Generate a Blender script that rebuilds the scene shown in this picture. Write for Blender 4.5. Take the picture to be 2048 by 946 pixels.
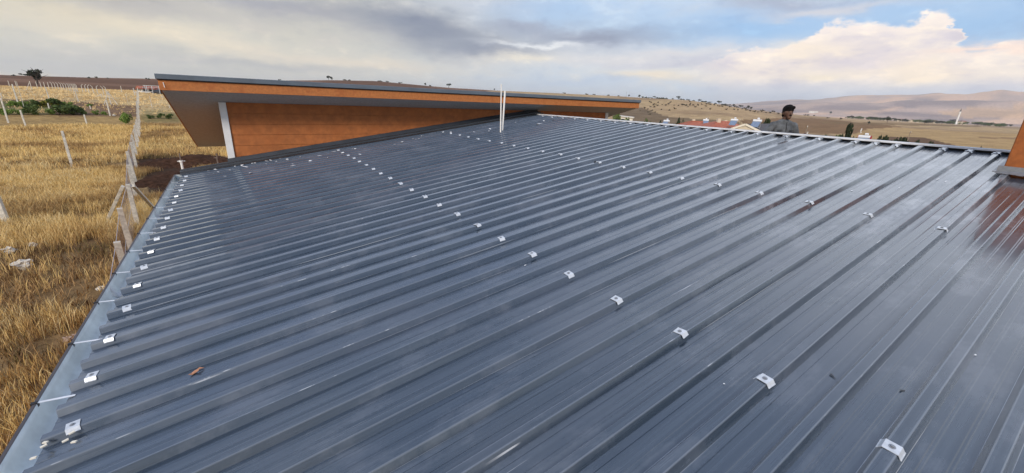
import bpy, bmesh, math, random
import numpy as np
from mathutils import Vector, Matrix, noise
random.seed(7); rng = np.random.default_rng(7)
for o in list(bpy.data.objects): bpy.data.objects.remove(o)
S = bpy.context.scene
COL = S.collection
R = math.radians

# ------------------------------------------------------------------ camera
W_, H_, F_ = 2048.0, 946.0, 811.8
YAW, PIT, ROL = 0.5981, 0.3206, 0.0412
TA = math.tan(0.1479); CA = math.cos(0.1479); SA = math.sin(0.1479); H0 = 1.5872
fw = Vector((math.sin(YAW)*math.cos(PIT), math.cos(YAW)*math.cos(PIT), -math.sin(PIT)))
r0 = Vector((math.cos(YAW), -math.sin(YAW), 0)); u0 = r0.cross(fw)
rt = r0*math.cos(ROL)+u0*math.sin(ROL); up = -r0*math.sin(ROL)+u0*math.cos(ROL)
cam = bpy.data.cameras.new('camera'); camo = bpy.data.objects.new('camera', cam); COL.objects.link(camo)
cam.sensor_width = 36; cam.lens = F_/W_*36; cam.clip_start = 0.05; cam.clip_end = 60000
camo.matrix_world = Matrix(((rt.x, up.x, -fw.x, 0), (rt.y, up.y, -fw.y, 0), (rt.z, up.z, -fw.z, 0), (0, 0, 0, 1)))
S.camera = camo

def ray(x, y): return fw+rt*((x-W_/2)/F_)-up*((y-H_/2)/F_)
def angdeg(x, y):
    d = ray(x, y); return math.degrees(math.atan2(d.x, d.y)), math.degrees(math.atan2(d.z, math.hypot(d.x, d.y)))
def at_y(x, y, Y): d = ray(x, y); return d*(Y/d.y)
def at_z(x, y, Z): d = ray(x, y); return d*(Z/d.z)
def at_d(x, y, D): d = ray(x, y); return d*(D/math.hypot(d.x, d.y))
def RP(x, y, n=0.0): return Vector((x-n*SA, y, -H0+x*TA+n*CA))      # point on our roof, n above the rib tops
def lin(c):
    return tuple(((v/255)/12.92 if v/255 <= .04045 else ((v/255+.055)/1.055)**2.4) for v in c)

# ------------------------------------------------------------------ view, sun, sky
S.view_settings.view_transform = 'Standard'; S.view_settings.look = 'None'
S.view_settings.exposure = 0.32; S.view_settings.gamma = 1
SUN_AZ, SUN_EL = -130.0, 30.0        # from behind the camera, to the left
sd = Vector((math.sin(R(SUN_AZ))*math.cos(R(SUN_EL)), math.cos(R(SUN_AZ))*math.cos(R(SUN_EL)), math.sin(R(SUN_EL))))
sl = bpy.data.lights.new('sun', 'SUN'); sl.energy = 2.3; sl.angle = R(12); sl.color = (1, .90, .78)
so = bpy.data.objects.new('sun', sl); COL.objects.link(so); so.rotation_euler = (-sd).to_track_quat('-Z', 'Y').to_euler()

wd = bpy.data.worlds.new('World'); S.world = wd; wd.use_nodes = True
nt = wd.node_tree; nt.nodes.clear()
class NT:
    def __init__(s, nt): s.nt = nt
    def n(s, t, **k):
        nd = s.nt.nodes.new(t)
        for a, b in k.items(): setattr(nd, a, b)
        return nd
    def put(s, sock, v):
        if isinstance(v, bpy.types.NodeSocket): s.nt.links.new(v, sock)
        elif v is not None: sock.default_value = v
    def m(s, op, a, b=None, c=None, clamp=False):
        nd = s.n('ShaderNodeMath', operation=op, use_clamp=clamp)
        s.put(nd.inputs[0], a)
        if b is not None: s.put(nd.inputs[1], b)
        if c is not None: s.put(nd.inputs[2], c)
        return nd.outputs[0]
    def mix(s, f, a, b, blend='MIX'):
        nd = s.n('ShaderNodeMix', data_type='RGBA', blend_type=blend)
        s.put(nd.inputs[0], f)
        s.put(nd.inputs[6], a if isinstance(a, bpy.types.NodeSocket) else (*a[:3], 1))
        s.put(nd.inputs[7], b if isinstance(b, bpy.types.NodeSocket) else (*b[:3], 1))
        return nd.outputs[2]
    def noise(s, vec, scale, detail=4, rough=.55, dist=0, color=False):
        nd = s.n('ShaderNodeTexNoise'); s.put(nd.inputs['Vector'], vec)
        nd.inputs['Scale'].default_value = scale; nd.inputs['Detail'].default_value = detail
        nd.inputs['Roughness'].default_value = rough; nd.inputs['Distortion'].default_value = dist
        return nd.outputs['Color' if color else 'Fac']
    def ss(s, v, lo, hi, a=0., b=1.):
        nd = s.n('ShaderNodeMapRange', interpolation_type='SMOOTHSTEP'); s.put(nd.inputs[0], v)
        for i, q in enumerate((lo, hi, a, b)): s.put(nd.inputs[i+1], q)
        return nd.outputs[0]
    def xyz(s, x, y, z):
        nd = s.n('ShaderNodeCombineXYZ')
        for i, q in enumerate((x, y, z)): s.put(nd.inputs[i], q)
        return nd.outputs[0]
    def sep(s, v):
        nd = s.n('ShaderNodeSeparateXYZ'); s.put(nd.inputs[0], v); return nd.outputs
    def ramp(s, f, stops, interp='LINEAR'):
        nd = s.n('ShaderNodeValToRGB'); nd.color_ramp.interpolation = interp; s.put(nd.inputs[0], f)
        e = nd.color_ramp.elements
        while len(e) < len(stops): e.new(.5)
        for q, (p, c) in zip(e, stops): q.position = p; q.color = (*c[:3], 1)
        return nd.outputs[0]
g = NT(nt)
tc = g.n('ShaderNodeTexCoord'); D = tc.outputs['Generated']
dx, dy, dz = g.sep(D)[:3]
az = g.m('MULTIPLY', g.m('ARCTAN2', dx, dy), 57.2958)
el = g.m('MULTIPLY', g.m('ARCSINE', dz), 57.2958)
# cloud texture space: directions flattened so clouds stretch sideways
cv = g.xyz(dx, dy, g.m('MULTIPLY', dz, 3.2))
n1 = g.noise(cv, 3.2, 6, .58); n1b = g.noise(g.xyz(dy, dx, g.m('MULTIPLY', dz, 3.2)), 2.6, 5, .58)
n2 = g.noise(cv, 11.0, 6, .6); n3 = g.noise(g.xyz(dx, dy, g.m('MULTIPLY', dz, 2.0)), 30.0, 4, .6)
azd = g.m('ADD', az, g.m('MULTIPLY', g.m('SUBTRACT', n1, .5), 16.0))
eld = g.m('ADD', g.m('ADD', el, g.m('MULTIPLY', g.m('SUBTRACT', n1b, .5), 5.0)), g.m('MULTIPLY', g.m('SUBTRACT', n2, .5), 2.4))
sky = g.n('ShaderNodeTexSky'); sky.sky_type = 'NISHITA'; sky.sun_disc = False
sky.sun_elevation = R(SUN_EL); sky.sun_rotation = R(SUN_AZ); sky.air_density = 1.2; sky.dust_density = 2.0
SK = 10.0   # cloud radiances below are shown values; the Background multiplies by 0.1
def cc(c, k=1.0): l = lin(c); return (l[0]*SK*k, l[1]*SK*k, l[2]*SK*k)
# high overcast of the upper sky with grey-blue bellies and thin bright gaps
over = g.mix(g.ss(n1, .35, .68), cc((146, 166, 204)), cc((200, 214, 238)))
over = g.mix(g.m('MULTIPLY', g.ss(az, 20, 70), g.ss(az, 150, 110)), over, g.mix(g.ss(el, 30, 55), cc((228, 235, 248)), cc((184, 202, 236))))   # the cumulus side of the sky stays bright overhead
over = g.mix(g.m('MULTIPLY', g.ss(n2, .55, .8), .5), over, cc((225, 222, 216)))
# low sky: warm grey on the left, paler and bluer to the right
low = g.mix(g.ss(az, 5, 55), cc((204, 200, 186)), cc((204, 216, 228)))
low = g.mix(g.m('MULTIPLY', g.ss(n2, .42, .7), .35), low, cc((222, 212, 198)))
col = g.mix(g.ss(el, 9, 22), low, over)
blue = g.mix(.7, sky.outputs[0], cc((140, 182, 230)))
def px(x, y): return angdeg(x, y)
def lobe(col, p, sa, se, c, a=1.0, tilt=0.0, sharp=None):
    A, E = px(*p)
    u = g.m('SUBTRACT', azd, A); v = g.m('SUBTRACT', eld, E)
    if tilt: v = g.m('SUBTRACT', v, g.m('MULTIPLY', u, tilt))
    u = g.m('DIVIDE', u, sa); v = g.m('DIVIDE', v, se)
    r2 = g.m('ADD', g.m('MULTIPLY', u, u), g.m('MULTIPLY', v, v))
    if sharp: f = g.ss(r2, 1+sharp, max(0, 1-sharp))
    else: f = g.m('EXPONENT', g.m('MULTIPLY', r2, -1.0))
    if a != 1: f = g.m('MULTIPLY', f, a)
    return g.mix(f, col, c if isinstance(c, bpy.types.NodeSocket) else cc(c))
# clear blue openings
col = lobe(col, (1120, 25), 12, 2.6, blue, .75)
col = lobe(col, (1480, 70), 14, 2.6, blue, 1.0)
col = lobe(col, (1960, 60), 13, 3.4, blue, .95)
col = lobe(col, (1700, 10), 10, 1.6, blue, .6)
# left: layered warm grey with cream gaps
col = lobe(col, (250, 5), 9, 1.0, (168, 164, 160), .8)
col = lobe(col, (120, 25), 6, .8, (214, 202, 176), .8)
col = lobe(col, (220, 55), 6, .8, (222, 210, 184), .8)
col = lobe(col, (420, 85), 8, .7, (226, 214, 190), .8, -.05)
col = lobe(col, (700, 120), 14, .75, (224, 212, 192), .9, -.04)
col = lobe(col, (500, 125), 12, .6, (172, 172, 172), .6)
col = lobe(col, (350, 35), 10, .8, (176, 172, 170), .6)
col = lobe(col, (30, 143), 4, .35, (226, 212, 184), .9)
# the long dark belly top centre
col = lobe(col, (560, 20), 8, 1.1, (158, 158, 166), .85, .0)
col = lobe(col, (840, 55), 13, 2.3, (124, 132, 150), .95, -.12)
col = lobe(col, (960, 100), 9, 1.1, (126, 134, 152), .9)
col = lobe(col, (960, 5), 9, 1.6, (186, 190, 200), .7)
col = lobe(col, (1200, 78), 9, 1.3, (140, 147, 166), .95)
col = lobe(col, (1060, 60), 5, .8, (150, 156, 174), .7)
col = lobe(col, (1560, 6), 8, 1.2, (160, 166, 184), .8)
col = lobe(col, (1640, 25), 6, .5, (206, 204, 208), .8, .05)
# bright ragged bands under the dark belly
col = lobe(col, (1090, 92), 7, .35, (226, 228, 230), .9)
col = lobe(col, (1090, 125), 9, 1.0, (214, 214, 214), .8)
col = lobe(col, (1040, 118), 5, .6, (232, 222, 200), .7)
col = lobe(col, (1330, 118), 12, 1.0, (214, 210, 210), .85)
col = lobe(col, (1400, 135), 10, .6, (196, 194, 204), .8)
col = lobe(col, (1290, 158), 5, .8, (246, 226, 192), .95)
col = lobe(col, (1480, 160), 5, .8, (232, 218, 200), .8)
col = lobe(col, (1160, 165), 12, .8, (184, 200, 220), .7)
# cumulus bank on the right: outline height over azimuth, ragged by noise
pts = [(1420, 118), (1500, 92), (1560, 90), (1620, 72), (1660, 48), (1700, 40), (1740, 46), (1790, 42), (1830, 40), (1870, 24), (1893, 16), (1912, 26), (1912, 58), (1930, 88), (2000, 90), (2048, 78)]
ap = sorted([px(*p) for p in pts]); a0, a1 = 52.0, 100.0
stops = [(0, -2.0)]+[((a-a0)/(a1-a0), e) for a, e in ap if a > a0]+[(1.0, 5.0)]
fc = g.n('ShaderNodeFloatCurve'); cm = fc.mapping.curves[0]
cm.points[0].location = (0, .05); cm.points[1].location = (1, .4)
for p_, e_ in stops[1:-1]: cm.points.new(p_, max(0, min(1, e_/14.0)))
for q in cm.points: q.handle_type = 'AUTO'
fc.mapping.update()
azc = g.m('ADD', az, g.m('MULTIPLY', g.m('SUBTRACT', g.m('ADD', g.m('MULTIPLY', n2, .6), g.m('MULTIPLY', n3, .4)), .5), 7.0))
g.put(fc.inputs[1], g.m('DIVIDE', g.m('SUBTRACT', azc, a0), a1-a0, clamp=True))
oute = g.m('MULTIPLY', fc.outputs[0], 14.0)
oute = g.m('ADD', oute, g.m('MULTIPLY', g.m('SUBTRACT', n3, .5), 2.6))
cumd = g.m('SUBTRACT', oute, el)
cum = g.m('MULTIPLY', g.ss(cumd, -.15, .6), g.ss(az, 54, 62))
cum = g.m('MULTIPLY', cum, g.ss(az, 118, 100))
body = g.mix(g.ss(n2, .36, .64), cc((216, 206, 210)), cc((244, 230, 216)))
body = g.mix(g.ss(cumd, .1, 1.6), cc((244, 230, 220)), body)
body = g.mix(g.ss(el, 4.2, 1.8), body, cc((206, 210, 220)))
col = g.mix(g.m('MULTIPLY', cum, .95), col, body)
col = lobe(col, (1620, 105), 4.0, 1.0, (246, 230, 208), .85)
col = lobe(col, (1610, 145), 4.0, .5, (248, 232, 204), .8)
col = lobe(col, (1830, 135), 3.6, 1.0, (252, 234, 210), .9)
col = lobe(col, (1900, 150), 3.0, .6, (248, 230, 206), .8)
col = lobe(col, (1740, 120), 4.0, .8, (206, 198, 210), .6)
col = lobe(col, (2030, 100), 4.0, .35, (246, 222, 206), .9)
# mottled texture of lit and shaded cloud over everything
mot = g.m('ADD', g.m('MULTIPLY', n3, .5), g.m('MULTIPLY', n2, .5))
col = g.mix(g.m('MULTIPLY', g.ss(mot, .52, .66), .45), col, g.mix(1, col, (1.28, 1.24, 1.16), 'MULTIPLY'))
col = g.mix(g.m('MULTIPLY', g.ss(mot, .48, .36), .40), col, g.mix(1, col, (.80, .82, .88), 'MULTIPLY'))
# below the true horizon the world is hidden by terrain; keep it a dull ground tone
col = g.mix(g.ss(el, -.5, -4), col, cc((120, 105, 80)))
bg = g.n('ShaderNodeBackground'); g.put(bg.inputs[0], col); bg.inputs[1].default_value = 0.1
wo = g.n('ShaderNodeOutputWorld'); nt.links.new(bg.outputs[0], wo.inputs[0])
wd.cycles.sampling_method = 'MANUAL'; wd.cycles.sample_map_resolution = 512

# ------------------------------------------------------------------ object helpers
def tag(o, label=None, cat=None, group=None, kind=None):
    if label: o['label'] = label
    if cat: o['category'] = cat
    if group: o['group'] = group
    if kind: o['kind'] = kind
    return o
def empty(name, loc=(0, 0, 0), rz=0.0):
    o = bpy.data.objects.new(name, None); COL.objects.link(o); o.location = loc; o.rotation_euler = (0, 0, rz)
    o.empty_display_size = .3; return o
def link(name, me, parent=None, loc=None):
    o = bpy.data.objects.new(name, me); COL.objects.link(o)
    if parent: o.parent = parent
    if loc is not None: o.location = loc
    return o
def copy_tree(o, parent=None):
    c = o.copy(); COL.objects.link(c)
    if parent: c.parent = parent
    for ch in list(o.children): copy_tree(ch, c)
    return c
class MB:
    def __init__(s): s.v = []; s.f = []; s.mi = []
    def quad(s, *ps, mi=0):
        k = len(s.v); s.v += [tuple(p) for p in ps]; s.f.append(tuple(range(k, k+len(ps)))); s.mi.append(mi); return s
    def hexa(s, c, mi=0):   # 8 corners: bottom 0-3 ccw, top 4-7
        k = len(s.v); s.v += [tuple(p) for p in c]
        for f in ((3, 2, 1, 0), (4, 5, 6, 7), (0, 1, 5, 4), (1, 2, 6, 5), (2, 3, 7, 6), (3, 0, 4, 7)):
            s.f.append(tuple(k+i for i in f)); s.mi.append(mi)
        return s
    def box(s, lo, hi, mi=0):
        x0, y0, z0 = lo; x1, y1, z1 = hi
        return s.hexa([(x0, y0, z0), (x1, y0, z0), (x1, y1, z0), (x0, y1, z0), (x0, y0, z1), (x1, y0, z1), (x1, y1, z1), (x0, y1, z1)], mi)
    def tube(s, pts, rad, n=8, mi=0, cap=True):
        pts = [Vector(p) for p in pts]; rad = rad if isinstance(rad, (list, tuple)) else [rad]*len(pts)
        k = len(s.v); ref = Vector((0, 0, 1))
        for i, p in enumerate(pts):
            t = (pts[min(i+1, len(pts)-1)]-pts[max(i-1, 0)]).normalized()
            a = t.cross(ref)
            if a.length < .1: a = t.cross(Vector((0, 1, 0)))
            a.normalize(); b = t.cross(a)
            for j in range(n):
                w = 2*math.pi*j/n; s.v.append(tuple(p+(a*math.cos(w)+b*math.sin(w))*rad[i]))
        for i in range(len(pts)-1):
            for j in range(n):
                s.f.append((k+i*n+j, k+i*n+(j+1) % n, k+(i+1)*n+(j+1) % n, k+(i+1)*n+j)); s.mi.append(mi)
        if cap:
            s.f.append(tuple(k+j for j in reversed(range(n)))); s.mi.append(mi)
            s.f.append(tuple(k+(len(pts)-1)*n+j for j in range(n))); s.mi.append(mi)
        return s
    def beam(s, a, b, w, h, mi=0, roll=Vector((0, 0, 1))):
        a = Vector(a); b = Vector(b); t = (b-a).normalized(); x = t.cross(roll)
        if x.length < .05: x = t.cross(Vector((0, 1, 0)))
        x.normalize(); y = x.cross(t); x *= w/2; y *= h/2
        return s.hexa([a-x-y, a+x-y, a+x+y, a-x+y, b-x-y, b+x-y, b+x+y, b-x+y], mi)
    def mesh(s, name, mats, smooth=False):
        me = bpy.data.meshes.new(name); me.from_pydata(s.v, [], s.f)
        for m in (mats if isinstance(mats, (list, tuple)) else [mats]): me.materials.append(m)
        me.polygons.foreach_set('material_index', s.mi)
        if smooth: me.polygons.foreach_set('use_smooth', [True]*len(s.f))
        bm = bmesh.new(); bm.from_mesh(me); bmesh.ops.recalc_face_normals(bm, faces=bm.faces); bm.to_mesh(me); bm.free()
        me.update(); return me
    def build(s, name, mats, parent=None, smooth=False, bevel=0, loc=None):
        o = link(name, s.mesh(name, mats, smooth), parent, loc)
        if bevel:
            b = o.modifiers.new('bevel', 'BEVEL'); b.width = bevel; b.segments = 1; b.limit_method = 'ANGLE'
        return o
def raw_mesh(name, v, f, mats, cols=None, smooth=False):
    v = np.asarray(v, np.float32); f = np.asarray(f, np.int32); me = bpy.data.meshes.new(name)
    me.vertices.add(len(v)); me.vertices.foreach_set('co', v.ravel())
    k = f.shape[1]; me.loops.add(f.size); me.loops.foreach_set('vertex_index', f.ravel())
    me.polygons.add(len(f)); me.polygons.foreach_set('loop_start', np.arange(0, f.size, k, dtype=np.int32))
    me.polygons.foreach_set('loop_total', np.full(len(f), k, np.int32))
    for m in (mats if isinstance(mats, (list, tuple)) else [mats]): me.materials.append(m)
    if cols is not None:
        ca = me.color_attributes.new('tint', 'FLOAT_COLOR', 'POINT')
        c4 = np.ones((len(v), 4), np.float32); c4[:, :3] = cols; ca.data.foreach_set('color', c4.ravel())
    me.polygons.foreach_set('use_smooth', np.full(len(f), bool(smooth)))
    me.update(); me.validate(); return me

# ------------------------------------------------------------------ materials
def mat(name, base, rough=.6, var=.0, scale=6., bump=0., bscale=40., metal=0., spec=.5, detail=4, var2=None, obj=True, stretch=None, attr=None, sheen=0):
    m = bpy.data.materials.new(name); m.use_nodes = True; q = NT(m.node_tree)
    bs = m.node_tree.nodes['Principled BSDF']
    t = q.n('ShaderNodeTexCoord'); v = t.outputs['Object']
    if stretch:
        mp = q.n('ShaderNodeMapping'); q.put(mp.inputs[0], v); mp.inputs['Scale'].default_value = stretch; v = mp.outputs[0]
    c = (*base, 1)
    if attr:
        a = q.n('ShaderNodeAttribute'); a.attribute_name = attr; c = a.outputs['Color']
    if var:
        nz = q.noise(v, scale, detail, .6)
        dark = q.mix(1.0, c if attr else base, (1-var,)*3, 'MULTIPLY'); lite = q.mix(1.0, c if attr else base, (1+var*.8,)*3, 'MULTIPLY')
        c = q.mix(q.ss(nz, .3, .7), dark, lite)
        if var2:
            c = q.mix(q.m('MULTIPLY', q.ss(q.noise(v, scale*.33, 3, .6), .5, .7), .6), c, var2)
    q.put(bs.inputs['Base Color'], c if isinstance(c, bpy.types.NodeSocket) else c)
    bs.inputs['Roughness'].default_value = rough; bs.inputs['Metallic'].default_value = metal
    bs.inputs['Specular IOR Level'].default_value = spec
    if bump:
        b = q.n('ShaderNodeBump'); b.inputs['Strength'].default_value = bump; b.inputs['Distance'].default_value = .01
        q.put(b.inputs['Height'], q.noise(v, bscale, 4, .6)); q.put(bs.inputs['Normal'], b.outputs[0])
    return m
def roof_material():
    m = bpy.data.materials.new('anthracite coated steel'); m.use_nodes = True; q = NT(m.node_tree)
    bs = m.node_tree.nodes['Principled BSDF']; P = q.n('ShaderNodeNewGeometry').outputs['Position']
    x, y, z = q.sep(P)[:3]
    along = q.xyz(q.m('MULTIPLY', x, .22), q.m('MULTIPLY', y, 14.0), 0.0)
    streak = q.noise(along, 2.2, 6, .65)
    blot = q.noise(P, 1.1, 5, .6); fine = q.noise(P, 60, 3, .6)
    base = q.mix(q.ss(streak, .35, .68), (.018, .029, .045), (.038, .053, .073))
    base = q.mix(q.m('MULTIPLY', q.ss(blot, .42, .68), .45), base, (.064, .074, .098))      # dust film
    # chalky scuffs and thin pale scratches drawn along the sheets
    sc = q.noise(q.xyz(q.m('MULTIPLY', x, .55), q.m('MULTIPLY', y, 70.0), 0.0), 1.6, 3, .5)
    sg = q.noise(P, 1.7, 3, .5)
    scr = q.m('MULTIPLY', q.ss(sc, .70, .73), q.ss(sg, .58, .66))
    dots = q.m('MULTIPLY', q.ss(fine, .74, .78), q.ss(q.noise(P, 2.3, 2, .5), .55, .7))
    base = q.mix(q.m('MULTIPLY', q.m('MAXIMUM', scr, q.m('MULTIPLY', dots, .5)), .8), base, (.55, .56, .58))
    # pale wiped dust and dried water marks where people walked, near the ridge and the chimney
    wn = q.noise(q.xyz(q.m('MULTIPLY', x, 1.6), q.m('MULTIPLY', y, 3.2), 2.0), 1.0, 6, .7)
    walk = q.m('MULTIPLY', q.ss(x, 3.0, 6.0), q.ss(y, 5.0, 2.0))
    base = q.mix(q.m('MULTIPLY', q.ss(wn, .50, .64), q.m('ADD', q.m('MULTIPLY', walk, .38), .10)), base, (.34, .35, .38))
    # coating worn to bright metal along the rib edges
    u = q.m('SUBTRACT', q.m('FRACT', q.m('ADD', q.m('DIVIDE', q.m('SUBTRACT', y, .2), .25), .5)), .5)
    au = q.m('MULTIPLY', q.m('ABSOLUTE', u), .25); rid = q.m('FLOOR', q.m('ADD', q.m('DIVIDE', q.m('SUBTRACT', y, .2), .25), .5))
    e1 = q.ss(q.m('ABSOLUTE', q.m('SUBTRACT', au, .0222)), .0018, .0006); e2 = q.ss(q.m('ABSOLUTE', q.m('SUBTRACT', au, .0450)), .0015, .0005)
    w1 = q.m('MULTIPLY', q.ss(q.noise(q.xyz(q.m('MULTIPLY', x, 1.0), q.m('MULTIPLY', rid, 3.7), 0.0), 1.3, 2, .5), .60, .66), q.ss(q.noise(q.xyz(x, rid, 4.0), 11.0, 3, .6), .50, .60))
    w2 = q.ss(q.noise(q.xyz(q.m('MULTIPLY', x, .6), q.m('MULTIPLY', rid, 5.1), 9.0), 1.3, 2, .5), .50, .62)
    e0 = q.ss(q.m('ABSOLUTE', q.m('SUBTRACT', au, .0215)), .0050, .0015)   # edge highlight painted into the colour along the rib shoulders
    base = q.mix(q.m('MULTIPLY', e0, .24), base, (.30, .33, .38))
    base = q.mix(q.m('MAXIMUM', q.m('MULTIPLY', q.m('MULTIPLY', e1, w1), .8), q.m('MULTIPLY', q.m('MULTIPLY', e2, w2), .42)), base, (.62, .64, .66))
    q.put(bs.inputs['Base Color'], base)
    rg = q.m('ADD', q.m('MULTIPLY', q.ss(streak, .3, .7), .10), q.m('MULTIPLY', q.ss(blot, .35, .7), .16))
    q.put(bs.inputs['Roughness'], q.m('ADD', rg, .17))
    bs.inputs['Specular IOR Level'].default_value = .7
    bs.inputs['Coat Weight'].default_value = 1.0; bs.inputs['Specular Tint'].default_value = (.88, .95, 1.0, 1); bs.inputs['Coat IOR'].default_value = 1.55; bs.inputs['Coat Roughness'].default_value = .13
    b = q.n('ShaderNodeBump'); b.inputs['Strength'].default_value = .12; b.inputs['Distance'].default_value = .003
    q.put(b.inputs['Height'], q.m('ADD', q.noise(q.xyz(q.m('MULTIPLY', x, .8), q.m('MULTIPLY', y, 9.), 0.0), 1.5, 4, .55), q.m('MULTIPLY', fine, .04)))
    q.put(bs.inputs['Normal'], b.outputs[0])
    return m
M = {}
M['roof'] = roof_material()
M['dark_trim'] = mat('dark grey folded flashing', (.030, .033, .038), .38, .25, 3, .05, 20)
M['cap'] = mat('pale folded ridge lip', (.68, .69, .71), .40, .15, 4)
M['galv'] = mat('galvanised steel', (.62, .64, .66), .35, .15, 20, .1, 60, metal=.35)
M['screw'] = mat('zinc screw head', (.28, .29, .31), .4, .1, 30, metal=.5)
M['gutter'] = mat('pale blue grey gutter', (.56, .61, .62), .30, .2, 3.5, var2=(.42, .45, .45))
M['gutter_out'] = mat('brown grey gutter lip', (.055, .045, .045), .45, .2, 5)
M['orange'] = mat('rust orange textured cladding', (.46, .160, .042), .72, .16, 18, .55, 160, stretch=(1, 1, 1), var2=(.36, .10, .022))
M['orange_shaded'] = mat('shaded rust orange textured box', (.34, .10, .020), .78, .16, 18, .55, 160, var2=(.28, .08, .016))  # same rust orange as the cladding, darkened to paint in the box's shade
M['orange_wall'] = mat('rust orange boards', (.40, .130, .034), .72, .18, 7, .45, 140, var2=(.37, .11, .025))
M['joint'] = mat('dark joint', (.05, .02, .01), .9)
M['soffit'] = mat('grey fibre cement soffit', (.52, .56, .60), .85, .12, 22, .2, 90)
M['white_trim'] = mat('white painted trim', (.74, .74, .74), .5, .05, 6)
M['fascia_cap'] = mat('slate grey roof edge', (.11, .135, .165), .42, .12, 3)
M['concrete'] = mat('pale cast concrete', (.60, .56, .48), .9, .28, 7, .4, 50)
M['wire'] = mat('dull galvanised wire', (.40, .38, .40), .6)
M['white_rod'] = mat('white plastic rod', (.80, .78, .74), .5, .05, 10)
M['rust'] = mat('weathered steel', (.16, .12, .10), .6, .3, 14)
M['soil'] = mat('dark dug soil', (.060, .030, .018), 1.0, .45, 5, .9, 18, spec=.05)
M['leaf_dry'] = mat('dry brown leaf', (.42, .20, .11), .8, .2, 60)
M['black'] = mat('black rubber', (.012, .012, .014), .6)
M['bark'] = mat('bark', (.07, .05, .035), .9, .3, 9)
def foliage(name, base, var=.45):
    return mat(name, base, .75, var, 1.3, spec=.2)
M['tree_dark'] = foliage('dark olive foliage', (.040, .048, .022))
M['tree_green'] = foliage('green foliage', (.10, .14, .04))
M['bush_brown'] = foliage('dry bush foliage', (.085, .068, .038))
M['vine'] = foliage('vine foliage', (.17, .25, .05))
M['vine_yellow'] = foliage('yellowing foliage', (.26, .24, .04))
M['hedge'] = foliage('dark hedge foliage', (.028, .040, .018))
M['tile_red'] = mat('red roof tiles', (.36, .105, .055), .8, .25, 2.5, .5, 12, var2=(.27, .08, .045))
M['slate'] = mat('dark bitumen roof', (.065, .058, .060), .8, .2, 2)
M['cream'] = mat('cream render', (.62, .53, .40), .85, .1, 2)
M['whitewall'] = mat('white render', (.70, .68, .62), .85, .1, 2)
M['cream_trim'] = mat('cream bargeboard', (.74, .68, .56), .7, .05, 3)
M['glass'] = mat('dark window glass', (.03, .035, .04), .1, spec=.8)
M['panel'] = mat('solar panel glass', (.16, .21, .30), .15, .1, 3, spec=.8)
M['tank'] = mat('white tank', (.75, .75, .75), .45)
M['redpaint'] = mat('red paint', (.40, .03, .025), .5)
M['stone'] = mat('pale stone', (.60, .55, .47), .9, .25, 6, .5, 20)
M['pebble'] = mat('tan pebble', (.50, .33, .20), .9, .2, 30)
M['wood'] = mat('grey weathered timber', (.26, .20, .14), .85, .3, 6, .3, 40, stretch=(1, 1, 8))
M['rubble'] = mat('pinkish rubble', (.42, .30, .24), .9, .3, 6, .6, 20)
M['paper'] = mat('white scrap', (.80, .80, .80), .6)
M['minaret'] = mat('white minaret stone', (.78, .76, .72), .7)
M['skin'] = mat('brown skin', (.11, .055, .034), .5, .12, 14)
M['hair'] = mat('black hair', (.006, .005, .005), .85, .2, 60, .4, 200, spec=.15)
M['jacket'] = mat('grey work jacket', (.100, .108, .118), .85, .45, 7, .8, 16)
M['jacket_dark'] = mat('dark jacket seam', (.03, .032, .036), .7)
M['trousers'] = mat('dark work trousers', (.035, .038, .045), .85, .2, 8)
M['eye'] = mat('dark eye', (.02, .015, .012), .3)

# ------------------------------------------------------------------ terrain
SKY = {  # azimuth: (skyline elevation deg, skyline distance) for the near hills
 -180: (.3, 900), -60: (.2, 800), -20: (.38, 700), -14: (.50, 700), -10: (.62, 700), -6: (.78, 720), 1: (1.0, 800), 11: (1.62, 900), 16: (1.78, 950),
 25: (1.40, 1000), 32: (1.30, 1000), 38.5: (1.30, 1050), 47.6: (1.20, 1050), 50.4: (1.12, 1000), 53: (1.08, 950), 55.5: (1.04, 950), 58.4: (.80, 900), 60.6: (.48, 900),
 62.8: (.22, 950), 65.3: (.02, 1050), 68: (-.18, 1300), 72: (-.35, 1500), 78: (-.50, 1500), 95: (-.60, 1500), 130: (-.4, 1200), 180: (.3, 900)}
MTN = {40: 0.6, 56: .75, 60.6: .85, 64: 1.26, 66.5: 1.52, 69.2: 1.62, 71.7: 2.0, 74: 2.18, 76.6: 2.35, 78: 2.5, 80: 2.32, 82: 2.55, 84: 2.48, 92: 2.7, 110: 2.0, 140: 1.0}
MTN2 = {40: .3, 60: .35, 66: .75, 70: 1.2, 74: 1.35, 78: 1.75, 84: 1.7, 95: 1.4, 140: .6}
ska = np.array(sorted(SKY)); sky_e = np.array([SKY[a][0] for a in ska]); sky_d = np.array([SKY[a][1] for a in ska])
def interp(D_, a): k = np.array(sorted(D_)); return np.interp(a, k, np.array([D_[i] for i in k]))
def vnoise(x, y, seed=0):
    xi = np.floor(x).astype(np.int64); yi = np.floor(y).astype(np.int64); xf = x-xi; yf = y-yi
    xf = xf*xf*(3-2*xf); yf = yf*yf*(3-2*yf)
    def h(a, b):
        n = (a*374761393+b*668265263+seed*974634777) & 0xffffffff
        n = ((n ^ (n >> 13))*1274126177) & 0xffffffff
        return ((n ^ (n >> 16)) & 0xffff)/65535.0
    return (h(xi, yi)*(1-xf)+h(xi+1, yi)*xf)*(1-yf)+(h(xi, yi+1)*(1-xf)+h(xi+1, yi+1)*xf)*yf
def fbm(x, y, s, o=4, seed=0):
    r_ = 0; a = .5; t = 0
    for i in range(o): r_ = r_+a*vnoise(x/s, y/s, seed+i); t += a; a *= .5; s *= .5
    return r_/t
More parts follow.
